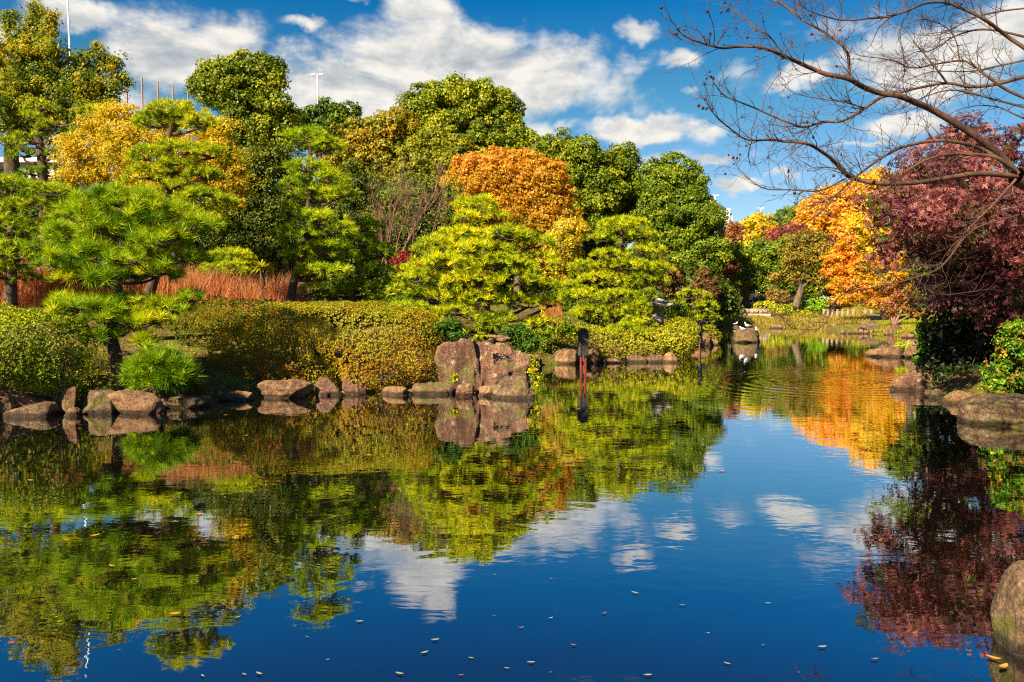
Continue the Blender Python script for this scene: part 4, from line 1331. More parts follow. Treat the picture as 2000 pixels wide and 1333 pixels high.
pine('broad yellow-green pine spreading in many tiers above the big rocks',
     [(935, 398, 42, 16), (915, 424, 30, 13), (965, 424, 28, 12), (905, 458, 56, 18), (985, 456, 56, 18), (850, 478, 42, 18), (1040, 472, 42, 18), (935, 486, 78, 18), (870, 512, 66, 19), (975, 512, 72, 19), (1052, 508, 40, 18), (822, 540, 44, 16), (915, 545, 76, 19), (1010, 545, 60, 18), (1066, 556, 32, 14), (850, 575, 58, 16), (955, 580, 70, 17), (792, 565, 28, 13), (895, 606, 52, 15), (965, 625, 48, 16), (1030, 592, 38, 15), (1046, 630, 32, 13), (1075, 590, 26, 13), (846, 612, 34, 13), (1000, 648, 30, 10), (930, 648, 28, 9)],
     16.0, [(962, 668), (950, 610), (940, 540), (946, 470), (938, 408)], L=0.18, w=0.0115, n=50, tr=(0.12, 0.04), sp=0.18, bias=0.05, buds=0.04, pal=PINEY)
pine('yellow-green pine in stepped tiers beside the stone lantern',
     [(1215, 438, 52, 17), (1182, 464, 30, 12), (1252, 458, 34, 13), (1192, 498, 42, 17), (1262, 490, 38, 15), (1222, 518, 60, 15), (1282, 522, 32, 14), (1142, 520, 30, 16), (1182, 544, 58, 16), (1244, 548, 50, 15), (1288, 548, 22, 11), (1142, 574, 42, 15), (1212, 578, 54, 15), (1160, 606, 46, 13), (1224, 612, 50, 15), (1244, 628, 34, 12, -0.7), (1110, 560, 25, 13), (1248, 600, 28, 15, -0.6), (1262, 574, 26, 12, -0.5), (1225, 640, 40, 12, -0.9)],
     22.6, [(1195, 650), (1205, 590), (1212, 510), (1215, 450)], L=0.18, w=0.014, n=40, tr=(0.12, 0.05), sp=0.19, bias=0.04, buds=0.03, pal=PINEY)
pine('small bright pine spilling over the shrubs beyond the lantern',
     [(1350, 575, 32, 14), (1376, 598, 30, 14), (1342, 618, 28, 13), (1386, 622, 24, 11), (1322, 598, 26, 13), (1362, 640, 24, 9)], 29, [(1355, 660), (1355, 610), (1352, 580)], L=0.19, w=0.02, n=30, tr=(0.08, 0.04), sp=0.24, bias=-0.02, buds=0, pal=PINEY)
pine('rounded bright pine at the edge of the far grass',
     [(1412, 566, 26, 10), (1400, 584, 28, 13), (1432, 588, 22, 14), (1424, 604, 26, 9), (1396, 606, 22, 8)], 49, [(1408, 622), (1410, 600), (1412, 575)], L=0.2, w=0.026, n=26, tr=(0.10, 0.05), sp=0.3, bias=0.0, buds=0, pal=PINEY, extra=1.0)
pine('foremost pine at the waterside with long shaggy bright needles',
     [(240, 385, 70, 24), (170, 418, 58, 22), (312, 415, 66, 24), (372, 440, 44, 20), (132, 455, 46, 22), (232, 448, 76, 24), (322, 468, 66, 22), (170, 494, 62, 22), (270, 502, 74, 22), (352, 500, 50, 18), (112, 512, 36, 18), (205, 536, 74, 15), (300, 530, 50, 14), (150, 540, 40, 12), (175, 598, 66, 16), (262, 594, 58, 16), (330, 600, 48, 14), (128, 588, 30, 13), (255, 632, 40, 13), (195, 622, 40, 13), (300, 625, 40, 12), (200, 655, 34, 12), (288, 668, 30, 12), (375, 582, 26, 12)],
     12.2, [(232, 716), (222, 680), (214, 640), (232, 600), (230, 540), (240, 470), (236, 400)], L=0.20, w=0.0082, n=84, tr=(0.105, 0.045), sp=0.175, bias=-0.04, buds=0.28, extra=0.7,
     pal=[(0.012, 0.05, 0.004), (0.04, 0.12, 0.006), (0.10, 0.22, 0.008), (0.20, 0.31, 0.012), (0.30, 0.38, 0.02)])
pine('low bushy young pine hanging over the lit bank stone',
     [(312, 698, 50, 16), (280, 722, 44, 16), (342, 722, 44, 16), (312, 742, 50, 11)], 11.9, [(312, 768), (312, 740), (312, 715)], L=0.20, w=0.0080, n=84, tr=(0.035, 0.02), sp=0.15, bias=-0.10, buds=0.1, cat='young pine', under=0.6,
     pal=[(0.012, 0.05, 0.004), (0.04, 0.12, 0.006), (0.10, 0.22, 0.008), (0.20, 0.31, 0.012), (0.30, 0.38, 0.02)])
pine('two small domed pines among the reddish reeds', [(455, 497, 44, 12, 0.4), (440, 522, 46, 13, -0.1), (470, 515, 34, 10, 0.3)], 17.6, [(450, 560), (450, 530), (452, 505)], L=0.13, w=0.010, n=40, tr=(0.05, 0.03), sp=0.12, bias=0.0, buds=0, cat='young pine', extra=0.2, under=0.5)
pine('bright low pine cushion between the long hedge and the broad pine', [(800, 600, 44, 14), (760, 612, 30, 11), (835, 625, 30, 12)], 15.3, [(800, 640), (800, 618), (800, 605)], L=0.16, w=0.0105, n=44, tr=(0.03, 0.02), sp=0.15, bias=-0.02, buds=0, cat='young pine', pal=PINEY, under=0.5)

# fan palm / yucca between reeds
pr = thing('yucca_plant', 'spiky yellow-green yucca among the reeds beside the domed pines', 'plant', (W(515, 540, 17)[0], 17, hz(W(515, 540, 17)[0], 17)))
c = W(512, 522, 17)
ph = rng.random(70) * 6.28; tl = rng.uniform(-0.5, 0.9, 70)
d = np.stack([np.cos(ph) * np.cos(tl), np.sin(ph) * np.cos(tl), np.sin(tl)], 1)
side = unit(np.cross(d, (0, 0, 1.0))) * 0.018
P = np.empty((70, 4, 3)); Lk = rng.uniform(0.25, 0.42, (70, 1))
P[:, 0] = c - side * 0.4; P[:, 1] = c + d * Lk * 0.5 + side; P[:, 2] = c + d * Lk - np.array((0, 0, 0.06)); P[:, 3] = c + d * Lk * 0.5 - side
obj('leaves', raw_mesh('leaves', P.reshape(-1, 3), np.arange(280).reshape(-1, 4), M_LEAF, palette([(0.12, 0.14, 0.01), (0.3, 0.3, 0.02), (0.5, 0.42, 0.05)], rng.random(70))), pr)
m = MB(); m.tube([(c[0], c[1], hz(c[0], c[1]) - 0.05), tuple(c)], [0.06, 0.05], 7); obj('trunk', m.mesh('trunk', M_BARK), pr)

# ------------------------------------------------------------------ hedges
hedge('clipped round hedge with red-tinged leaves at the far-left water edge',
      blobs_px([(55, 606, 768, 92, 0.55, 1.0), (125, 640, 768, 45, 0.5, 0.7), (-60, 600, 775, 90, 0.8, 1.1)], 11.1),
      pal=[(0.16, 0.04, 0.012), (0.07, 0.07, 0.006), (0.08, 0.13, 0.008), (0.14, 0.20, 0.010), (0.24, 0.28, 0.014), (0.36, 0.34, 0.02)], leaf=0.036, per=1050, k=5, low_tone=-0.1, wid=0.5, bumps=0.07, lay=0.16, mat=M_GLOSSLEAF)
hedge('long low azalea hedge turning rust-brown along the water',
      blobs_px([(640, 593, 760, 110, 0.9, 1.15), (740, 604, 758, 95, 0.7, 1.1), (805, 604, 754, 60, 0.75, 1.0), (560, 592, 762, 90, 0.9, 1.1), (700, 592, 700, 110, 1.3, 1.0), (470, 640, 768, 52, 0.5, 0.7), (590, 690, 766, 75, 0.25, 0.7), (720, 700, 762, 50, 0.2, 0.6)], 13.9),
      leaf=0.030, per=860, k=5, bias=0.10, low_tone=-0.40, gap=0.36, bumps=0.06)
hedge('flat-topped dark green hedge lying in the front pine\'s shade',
      blobs_px([(420, 588, 720, 70, 1.6, 1.0), (500, 584, 700, 70, 1.9, 0.9)], 14.1), pal=[(0.02, 0.04, 0.004), (0.05, 0.075, 0.006), (0.09, 0.11, 0.008), (0.15, 0.15, 0.01)], leaf=0.038, per=420)  # palette darkened to carry the front pine's cast shadow
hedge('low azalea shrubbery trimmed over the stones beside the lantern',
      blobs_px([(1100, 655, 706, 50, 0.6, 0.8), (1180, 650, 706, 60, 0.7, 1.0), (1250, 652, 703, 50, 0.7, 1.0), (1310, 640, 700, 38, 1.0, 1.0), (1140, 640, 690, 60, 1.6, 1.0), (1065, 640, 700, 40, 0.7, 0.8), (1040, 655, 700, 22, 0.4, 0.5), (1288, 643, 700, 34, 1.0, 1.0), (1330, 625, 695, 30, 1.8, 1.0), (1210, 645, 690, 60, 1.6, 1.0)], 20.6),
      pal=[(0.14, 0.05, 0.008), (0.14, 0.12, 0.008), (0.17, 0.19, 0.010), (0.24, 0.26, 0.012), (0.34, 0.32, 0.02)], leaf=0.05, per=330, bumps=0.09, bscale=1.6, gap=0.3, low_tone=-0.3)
hedge('small azalea mound beside the second post over the water', blobs_px([(1372, 640, 678, 26, 0.6, 0.7), (1345, 610, 672, 30, 1.4, 1.0), (1390, 645, 668, 14, 0.4, 0.5)], 28.6), pal=[(0.14, 0.10, 0.008), (0.2, 0.2, 0.010), (0.3, 0.28, 0.012)], leaf=0.07, per=170, gap=0.2)
T('leafy_shrub', 'glossy green leaf shrub tucked behind the big cleft rock', 'shrub', [(1025, 670, 22, 20), (1010, 650, 20, 14), (880, 645, 30, 16), (840, 660, 18, 20)], 14.3, [(0.01, 0.03, 0.006), (0.02, 0.06, 0.008), (0.04, 0.10, 0.010), (0.10, 0.16, 0.015)], 0.06, 0.10, 0.7, 22, wid=0.4)
T('low_shrubbery', 'shaded shrubbery between the broad pine and the stepped pine', 'shrubbery', [(1080, 600, 40, 26), (1120, 590, 40, 30), (1160, 610, 50, 26), (1060, 630, 40, 20), (1120, 640, 50, 16), (1210, 625, 50, 18), (1280, 620, 40, 18), (1320, 610, 30, 20), (1250, 590, 40, 24)], 26, G2, 0.09, 0.26, 0.6, 34, bias=-0.02, lump=False)
T('low_shrubbery', 'dark shrubbery under the slender pine behind the long hedge', 'shrubbery', [(640, 575, 50, 18), (720, 580, 60, 18), (790, 575, 40, 18), (690, 560, 50, 18)], 19.5, G2, 0.07, 0.2, 0.6, 34, bias=-0.1, lump=False)
T('low_shrubbery', 'small green shrubbery by the water between the cleft rock and the signs', 'shrubbery', [(1085, 645, 34, 20), (1055, 655, 26, 16), (1120, 648, 34, 14), (1060, 680, 22, 14)], 20.0, [(0.03, 0.06, 0.006), (0.07, 0.13, 0.008), (0.14, 0.2, 0.01), (0.26, 0.28, 0.012)], 0.06, 0.18, 0.7, 30, lump=False)
T('climbing_vine', 'yellowing vine trailing down beside the big cleft rock', 'vine', [(1040, 715, 8, 22), (1048, 745, 7, 16), (935, 660, 14, 4), (888, 742, 6, 8)], 13.4, GYEL, 0.05, 0.07, 0.5, 12, stem=False, lump=False)

# reeds and grasses
def blades(name, label, n, px0, px1, Y0, Y1, h, w, pal, kind='stuff', lean=0.12, cat=None, sdmin=0.1, two=True, Yfun=None, clump=0.0, hv=0.35, mat=None):
    Y = rng.uniform(Y0, Y1, n)
    px = rng.uniform(px0, px1, n)
    x = (px - 1000) / FPX * Y
    P = np.stack([x, Y], 1)
    ok = pond_sd(P) > sdmin
    if clump > 0:
        ok &= fbm(np.stack([x, Y, 0 * x], 1) * 1.7, 3, 77) > clump
    P = P[ok]; n = len(P)
    z = height(P)
    base = np.stack([P[:, 0], P[:, 1], z - 0.02], 1)
    hh = h * rng.uniform(1 - hv, 1 + hv, n) * (0.7 + 0.6 * fbm(base * 0.9, 2, 5))
    a = rng.random(n) * 6.28
    ln = np.stack([np.cos(a), np.sin(a), 0 * a], 1) * (lean * hh * rng.random(n))[:, None]
    tip = base + ln * 1.6 + np.stack([0 * a, 0 * a, hh], 1)
    mid = base + ln * 0.5 + np.stack([0 * a, 0 * a, hh * 0.55], 1)
    th = rng.random(n) * 3.14
    s = np.stack([np.cos(th), np.sin(th), 0 * th], 1) * w * 0.5
    V = np.empty((n, 4, 3)); V[:, 0] = base - s * 0.6; V[:, 1] = mid + s; V[:, 2] = tip; V[:, 3] = mid - s
    tone = rng.random(n) * 0.7 + 0.5 * (fbm(base * 1.4, 3, 88) - 0.5) + 0.15
    o = obj(name, raw_mesh(name, V.reshape(-1, 3), np.arange(n * 4).reshape(-1, 4), mat or M_THIN, palette(pal, tone)))
    rebase(o, base.mean(0))
    tag(o, label, cat, kind=kind)
    return o


REED = [(0.22, 0.06, 0.045), (0.40, 0.13, 0.10), (0.52, 0.19, 0.15), (0.45, 0.22, 0.08), (0.60, 0.30, 0.24)]
blades('reeds', 'reddish dry reeds standing behind the hedges', 19000, -80, 600, 16.5, 18.6, 0.68, 0.013, REED, lean=0.30, hv=0.55)
blades('reeds', 'reddish reed patch between the two yellow-green pines', 1300, 1056, 1096, 21.4, 22.6, 0.75, 0.017, REED, lean=0.08)
blades('grass', 'olive grass fringe in front of the reeds', 9000, 130, 640, 15.5, 16.8, 0.30, 0.016, [(0.12, 0.12, 0.01), (0.28, 0.22, 0.015), (0.42, 0.28, 0.02)], lean=0.5)
blades('grass', 'grass tufts hanging at the foot of the left bank hedges', 5000, -50, 1060, 11.4, 14.6, 0.16, 0.012, [(0.04, 0.06, 0.008), (0.12, 0.13, 0.01), (0.26, 0.16, 0.03)], lean=0.9, sdmin=0.28, clump=0.5)
SHG = [(0.16, 0.15, 0.02), (0.30, 0.27, 0.035), (0.42, 0.34, 0.06), (0.36, 0.20, 0.09), (0.46, 0.28, 0.14)]
blades('grass', 'dry yellow-green grass on the far shore', 44000, 1385, 1700, 41, 58, 0.26, 0.030, SHG, lean=0.6, sdmin=0.05)
blades('grass', 'short green turf beyond the flat rocks', 26000, 1690, 1850, 30, 46, 0.14, 0.028, [(0.14, 0.17, 0.01), (0.26, 0.27, 0.015), (0.34, 0.30, 0.03)], lean=0.5)
blades('grass', 'dark grass tufts on the right bank under the thicket', 500, 1790, 1960, 13.6, 17.5, 0.13, 0.014, [(0.01, 0.04, 0.006), (0.03, 0.10, 0.01), (0.06, 0.16, 0.015)], lean=0.7)
blades('grass', 'sparse ground cover on the pine bank', 12000, 150, 1350, 12.6, 24, 0.09, 0.018, [(0.05, 0.07, 0.006), (0.14, 0.12, 0.01), (0.26, 0.14, 0.03)], lean=0.8)
T('weeping_sedge', 'grassy sedge tuft drooping over the stone by the low pine', 'grass tuft', [(382, 758, 14, 10)], 12.4, [(0.06, 0.06, 0.01), (0.14, 0.12, 0.02)], 0.14, 0.1, 0.8, 20, stem=False, wid=0.08)

# far-shore shrubs
blobF = lambda L, Y: blobs_px(L, Y)
hedge('yellow-green clipped shrub nearest the green fence', blobF([(1487, 592, 606, 16, 0, 0.8), (1500, 590, 606, 12, 0, 0.7)], 52), pal=[(0.16, 0.18, 0.01), (0.26, 0.30, 0.015), (0.38, 0.38, 0.02)], leaf=0.12, per=70, name='shrub', cat='shrub', twigs=False)
hedge('wide low clipped shrub in front of the leaning trunk', blobF([(1527, 596, 616, 22, 0, 0.9), (1550, 594, 614, 20, 0.3, 0.9)], 50), pal=[(0.14, 0.18, 0.01), (0.22, 0.29, 0.015), (0.32, 0.36, 0.02)], leaf=0.12, per=70, name='shrub', cat='shrub', twigs=False)
hedge('small golden-green cushion shrub on the grassy slope', blobF([(1572, 608, 622, 18, 0, 0.8)], 47), pal=[(0.24, 0.17, 0.01), (0.30, 0.28, 0.015), (0.36, 0.34, 0.02)], leaf=0.11, per=70, name='shrub', cat='shrub', twigs=False)
hedge('round bright green shrub left of the bollards', blobF([(1588, 582, 614, 23, 0, 1.1)], 50), pal=BRIGHTG, leaf=0.15, per=60, name='shrub', cat='shrub', twigs=False, mat=M_GLOSSLEAF)
hedge('low green hedge running behind the stone bollards', blobF([(1625, 586, 608, 28, 2, 1.0), (1670, 586, 610, 34, 2, 1.0)], 52), pal=[(0.10, 0.14, 0.01), (0.2, 0.26, 0.015), (0.34, 0.36, 0.02)], leaf=0.13, per=60, cat='hedge', twigs=False)
T('russet_shrub', 'small russet topiary tree in front of the dark shelter', 'shrub', [(1518, 578, 14, 8), (1510, 584, 8, 6), (1527, 583, 8, 6)], 53, [(0.12, 0.10, 0.02), (0.24, 0.13, 0.05), (0.28, 0.20, 0.06)], 0.12, 0.25, 0.7, 30, trunk=[([(1520, 598), (1519, 590), (1519, 582)], 0.06, 0.04)])

# ------------------------------------------------------------------ right bank
T('red_maple', 'large deep-red maple overhanging the right bank', 'tree',
  [(1872, 262, 44, 26), (1850, 300, 50, 30), (1950, 290, 60, 40), (1800, 335, 66, 34, -1.6), (1735, 385, 46, 30, -2.2), (1880, 360, 80, 44, -1), (1960, 370, 70, 50), (1760, 430, 72, 34, -2.0), (1860, 440, 90, 40, -1.2), (1960, 460, 80, 50), (1735, 490, 40, 26, -1.8), (1800, 490, 70, 34, -1.2), (1900, 500, 70, 34, -0.5), (1800, 400, 80, 40, -2.4), (1700, 410, 26, 20, -2.2), (1770, 420, 60, 34, -4.0), (1850, 430, 80, 40, -4.2), (1935, 430, 80, 44, -4.4), (1800, 555, 52, 20, -0.8), (1875, 565, 62, 24, -0.6), (1950, 585, 56, 26, -0.8), (1830, 590, 40, 18, -1.0), (1900, 610, 50, 20, -0.9), (1970, 630, 40, 20, -0.9), (1990, 540, 60, 30, -0.8), (2060, 350, 90, 80), (2080, 480, 90, 80), (2180, 420, 90, 90), (1920, 430, 90, 50, -2.2), (2040, 440, 90, 60, -2.8), (1860, 380, 60, 40, 1.8), (2160, 380, 90, 80, -2.5)],  # lumps set well forward are added to shade the bank and thicket
  15.0, REDM, 0.12, 0.26, 0.95, 20, mat=M_THIN, star=True, lump=False, base=(8.9, 16.2), bias=0.08, clvar=0.20, patchv=0.5, shell=(0.45, 1.12), depth=0.9, gap=0.33, back=0.5, up=0.6,
  trunk=[([(1900, 770, 1.6), (1890, 700, 1.6), (1890, 620, 1.2), (1850, 520, 0.5), (1830, 420, 0.2)], 0.13, 0.07), ([(1890, 620, 1.2), (1930, 520, 0.6), (1960, 420, 0.4)], 0.08, 0.04), ([(1850, 560, 0.5), (1790, 480, 0), (1740, 400, 0)], 0.06, 0.02), ([(1895, 700, 1.6), (1920, 600, 1), (1990, 480, 0.5)], 0.06, 0.03)], bark=M_TWIG)
T('green_maple', 'green leafed maple boughs mixed into the red maple', 'tree',
  [(1850, 480, 70, 40), (1920, 540, 70, 40), (1780, 470, 50, 36), (1900, 400, 60, 40), (1830, 560, 60, 30), (1960, 560, 50, 40), (2040, 520, 60, 60)],
  16.4, [(0.02, 0.05, 0.006), (0.06, 0.12, 0.008), (0.14, 0.2, 0.01), (0.32, 0.30, 0.012)], 0.11, 0.28, 0.6, 24, mat=M_THIN, star=True, lump=False, base=(10.2, 17.2), shell=(0.4, 1.1), back=0.8)
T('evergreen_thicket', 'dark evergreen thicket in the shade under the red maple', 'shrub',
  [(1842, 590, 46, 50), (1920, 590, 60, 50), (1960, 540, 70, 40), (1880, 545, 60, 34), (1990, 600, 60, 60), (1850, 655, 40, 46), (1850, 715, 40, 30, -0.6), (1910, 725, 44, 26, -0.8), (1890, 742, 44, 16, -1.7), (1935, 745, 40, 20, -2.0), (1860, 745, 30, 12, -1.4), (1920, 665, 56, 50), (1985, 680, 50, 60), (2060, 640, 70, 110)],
  15.8, [(0.003, 0.006, 0.002), (0.006, 0.012, 0.002), (0.012, 0.022, 0.003), (0.03, 0.045, 0.005)], 0.10, 0.24, 0.6, 34, lump=False, bias=-0.15, mat=M_LEAF, base=(9.6, 15.8), back=0.7)  # near-black palette puts the shade under the maple into the leaf colour
T('broadleaf_shrub', 'dark leafy shrub spreading over the round rock under the maple', 'shrub', [(1815, 690, 14, 28), (1830, 660, 18, 20), (1805, 650, 10, 12), (1845, 715, 22, 20), (1800, 700, 9, 9)], 16.4, [(0.01, 0.035, 0.006), (0.03, 0.09, 0.01), (0.06, 0.15, 0.015), (0.12, 0.22, 0.02)], 0.15, 0.16, 0.8, 20, wid=0.35, mat=M_GLOSSLEAF, lump=False)
T('leafy_bush', 'bright green and yellow leafy bush above the largest boulder', 'shrub', [(1985, 665, 36, 36), (1975, 720, 34, 36), (2030, 700, 44, 70), (1962, 755, 22, 18), (2060, 640, 50, 60), (2010, 760, 50, 22)], 11.2, IVY, 0.05, 0.11, 0.7, 30, mat=M_GLOSSLEAF, bias=-0.08, clvar=0.18, lfvar=0.2, wid=0.75, shell=(0.7, 1.15))
T('spindly_weed', 'spindly pale green weed beside the leafy bush', 'plant', [(1925, 735, 7, 16), (1932, 752, 6, 10), (1920, 755, 8, 6)], 11.6, IVY, 0.04, 0.05, 0.5, 10, lump=False, bias=0.05)
T('water_iris', 'light green iris leaves on the flat rock under the maple', 'plant', [(1770, 680, 9, 8), (1762, 688, 8, 5), (1755, 678, 7, 4)], 22.4, [(0.08, 0.16, 0.01), (0.22, 0.32, 0.02), (0.4, 0.42, 0.04)], 0.16, 0.12, 0.8, 14, wid=0.2, lump=False, stem=False)

# ------------------------------------------------------------------ rocks
R_ = rock
R_('squared pale stone on the far-left edge, topmost of two', -14, 92, 752, 797, M_ROCK, 3, depth=0.7, box=1.0, Y=Gd(50, 816)[1] + 0.12, zbase=0.14, sink=0.16)
R_('squared tan stone at the far-left edge, lower of two', 6, 96, 786, 816, M_ROCK, 4, depth=0.6, box=1.2, cuts=3, rough=0.07)
R_('dark stone block cut off at the far-left edge', -70, 7, 772, 820, M_ROCK, 41, depth=0.7, box=0.7)
R_('upright speckled stone beside the squared pair', 118, 151, 752, 796, M_ROCK, 5, depth=0.8, box=0.6, Y=Gd(135, 813)[1] + 0.1, zbase=0.1)
R_('small wet stone below the upright speckled one', 118, 154, 796, 814, M_ROCK, 6, depth=0.7)
R_('shaded stone in the hollow below the left hedge', 92, 122, 766, 810, M_ROCK, 42, depth=0.8)
R_('shadow-dappled stone between the hedge and the lit stone', 152, 222, 762, 810, M_ROCK, 7, depth=0.8)
R_('lit flat-topped tan stone below the low young pine', 214, 312, 764, 811, M_ROCK, 8, depth=0.8, box=0.4, tilt=-0.15)
R_('rounded stone behind the lit flat-topped stone', 262, 312, 756, 800, M_ROCK, 9, depth=0.9)
R_('low sloping stone at the foot of the drooping sedge', 300, 396, 772, 799, M_ROCK, 10, depth=0.6, flat=0.4)
R_('low flat stone left of the pale angular stone', 424, 490, 764, 785, M_ROCK, 11, depth=0.7)
R_('pale angular stone under the rusty hedge', 506, 604, 742, 779, M_ROCK, 12, depth=0.6, cuts=10)
R_('dark stone sunk in shade under the rusty hedge', 616, 664, 736, 774, M_ROCKD, 13, depth=0.8)
R_('striped grey standing stone under the rusty hedge', 668, 714, 732, 772, M_ROCKD, 14, depth=0.8, cuts=9, box=0.3)
R_('flat low stone left of the wide tan slab', 742, 806, 754, 774, M_ROCK, 15, depth=0.7, flat=0.5)
R_('wide tan slab left of the cleft rock', 806, 890, 747, 772, M_ROCK, 16, depth=0.6, flat=0.5)
R_('tall left half of the cleft rock with pale lichen', 853, 947, 660, 772, M_ROCKD, 17, depth=0.8, cuts=12, box=0.9, rough=0.12, tilt=0.10, Y=13.7, sub=6)
R_('wedge-shaped split piece atop the cleft rock', 903, 934, 659, 712, M_ROCKD, 18, depth=0.9, cuts=11, peak=0.45, Y=13.75, zbase=0.52, sink=0.05)
R_('massive right half of the cleft rock, dark on its flank', 920, 1034, 663, 776, M_ROCKD, 29, depth=0.8, cuts=10, box=0.9, rough=0.12, tilt=-0.10, Y=13.65, sub=6)
R_('small grey stone in front of the rock cleft', 891, 925, 748, 776, M_ROCK, 20, depth=0.8, peak=0.2)
R_('low ledge stone between the little stone and the pyramid', 930, 975, 753, 775, M_ROCK, 21, depth=0.6, box=0.5)
R_('pyramid-shaped pink stone at the foot of the cleft rock', 962, 1045, 732, 781, M_ROCK, 22, depth=0.7, peak=0.45, cuts=9, sub=6)
R_('thin flat stone lying on top of the cleft rock', 950, 970, 654, 662, M_ROCK, 23, Y=14.0, zbase=1.02, sink=0.05, sub=4)
R_('small rounded stone lying on top of the cleft rock', 968, 996, 655, 669, M_ROCK, 24, Y=14.0, zbase=0.95, sink=0.05, sub=4)
R_('small dark stone right of the cleft rock', 1028, 1058, 698, 716, M_ROCKD, 25, depth=0.8, sub=4)
R_('sloping brown stone just left of the roofed sign', 1083, 1133, 681, 712, M_ROCK, 26, depth=0.8, lean=-0.1)
R_('rounded tan stone just behind the roofed sign', 1133, 1173, 680, 711, M_ROCK, 27, depth=0.8)
R_('low stone, first of three right of the sign', 1225, 1264, 692, 709, M_ROCK, 28, depth=0.7, sub=4)
R_('middle stone of the three low ones right of the sign', 1262, 1298, 686, 709, M_ROCK, 19, depth=0.7, peak=0.3, sub=4)
R_('pointed stone, last of three right of the sign', 1295, 1326, 687, 709, M_ROCK, 30, depth=0.7, peak=0.5, sub=4)
R_('low wet stone strip along the shrubbery foot', 1172, 1228, 699, 710, M_ROCKD, 31, depth=0.5, sub=4)
R_('brown stone behind the second post', 1338, 1388, 651, 676, M_ROCK, 32, depth=0.8, sub=4)
R_('small stone at the tip of the azalea mound', 1385, 1402, 662, 675, M_ROCK, 33, depth=0.8, sub=4)
R_('domed pink boulder in open water where gulls stand', 1434, 1488, 641, 670, M_ROCK, 34, depth=0.8, peak=0.35, cuts=6)
R_('tiny flat stone with a lone gull', 1431, 1445, 636.6, 640, M_ROCK, 35, depth=0.7, sub=4)
R_('small stone in open water near the far shore', 1506, 1529, 634, 642, M_ROCK, 36, depth=0.6, sub=4, lean=0.15)
R_('grey stone on the far shore behind the lone gull', 1398, 1416, 622, 638, M_ROCK, 37, Y=48, zbase=0.05, sub=4)
R_('flat pinkish stone on the far shoreline', 1420, 1450, 629, 638, M_ROCK, 38, Y=48, zbase=0.0, sub=4)
R_('reddish earth-coloured stone in the far grass', 1500, 1534, 613, 629, M_ROCKD, 39, Y=50, zbase=0.35, sub=4)
R_('rounded lilac-brown stone in the far grass', 1548, 1576, 612, 628, M_ROCKD, 40, Y=49, zbase=0.35, sub=4)
R_('slanting stone slab by the small red maple', 1680, 1732, 627, 652, M_ROCK, 43, depth=0.7, lean=0.1, peak=0.3)
R_('broad low stone at the foot of the small red maple', 1728, 1766, 633, 655, M_ROCK, 44, depth=0.7, sub=4)
R_('low shoreline stone in front of the green turf', 1766, 1824, 649, 661, M_ROCK, 45, depth=0.4, flat=0.6, sub=4)
R_('pointed purple-brown stone at the turf\'s edge', 1794, 1824, 631, 657, M_ROCKD, 46, Y=36, zbase=0.02, peak=0.4, sub=4)
R_('flat pink slab reaching into the water by the maple', 1704, 1782, 675, 699, M_ROCK, 47, depth=0.9, flat=0.7, peak=0.35, tilt=0.25)
R_('ribbed round stone at the end of the flat slab', 1777, 1813, 669, 701, M_ROCK, 48, depth=0.9, cuts=10)
R_('small dark stone behind the ribbed round one', 1797, 1822, 659, 672, M_ROCKD, 49, Y=24.5, zbase=0.05, sub=4)
R_('dark brown hump behind the shadow-striped stone', 1788, 1836, 715, 752, M_ROCKD, 50, depth=0.9)
R_('shadow-striped stone jutting out under the maple', 1747, 1808, 733, 765, M_ROCKD, 51, depth=0.9, cuts=8, tilt=0.2)
R_('blocky tan stone left of the long ledge', 1814, 1850, 761, 779, M_ROCK, 52, depth=1.0, box=0.6)
R_('long flat ledge stone left of the largest boulder', 1846, 1924, 761, 791, M_ROCK, 53, depth=0.9, flat=0.7, tilt=-0.2, box=0.4)
R_('thin low slab between the ledge and the largest boulder', 1890, 1940, 784, 799, M_ROCK, 54, depth=0.8, flat=0.7)
R_('largest smooth speckled boulder on the right bank', 1902, 2060, 772, 834, M_ROCK, 55, depth=0.8, cuts=0, rough=0.09, sub=6)
R_('rough broken stone behind the largest boulder', 1915, 1945, 765, 792, M_ROCKD, 56, Y=11.6, zbase=0.1, cuts=12, sub=4)
R_('shaded stone deep under the thicket', 1862, 1920, 706, 760, M_ROCKD, 57, Y=15.0, zbase=0.15, cuts=8)
R_('rounded speckled stone cut off at the lower corner', 1985, 2160, 1100, 1296, M_ROCK, 58, depth=0.8, cuts=0, box=0.35, rough=0.08, sub=6)

# row of small kerb stones
xs = [1648, 1661, 1673, 1682, 1692, 1703, 1714, 1724]
ordw = ['first', 'second', 'third', 'fourth', 'fifth', 'sixth', 'seventh', 'eighth', 'ninth', 'tenth', 'eleventh', 'twelfth']
for i, x in enumerate(xs):
    rock(ordw[i] + ' small kerb stone counted from the dark grassy inlet', x - 4.5, x + 4.5, 645 - (2 if i in (0, 3) else 0), 651.5 + i * 0.25, M_ROCK, 60 + i, Y=Gd(x, 652)[1] - 0.2, zbase=0.0, sub=3, name='kerb_stone', cat='kerb stone', group='small stones edging the far water', box=0.4, sink=0.05)

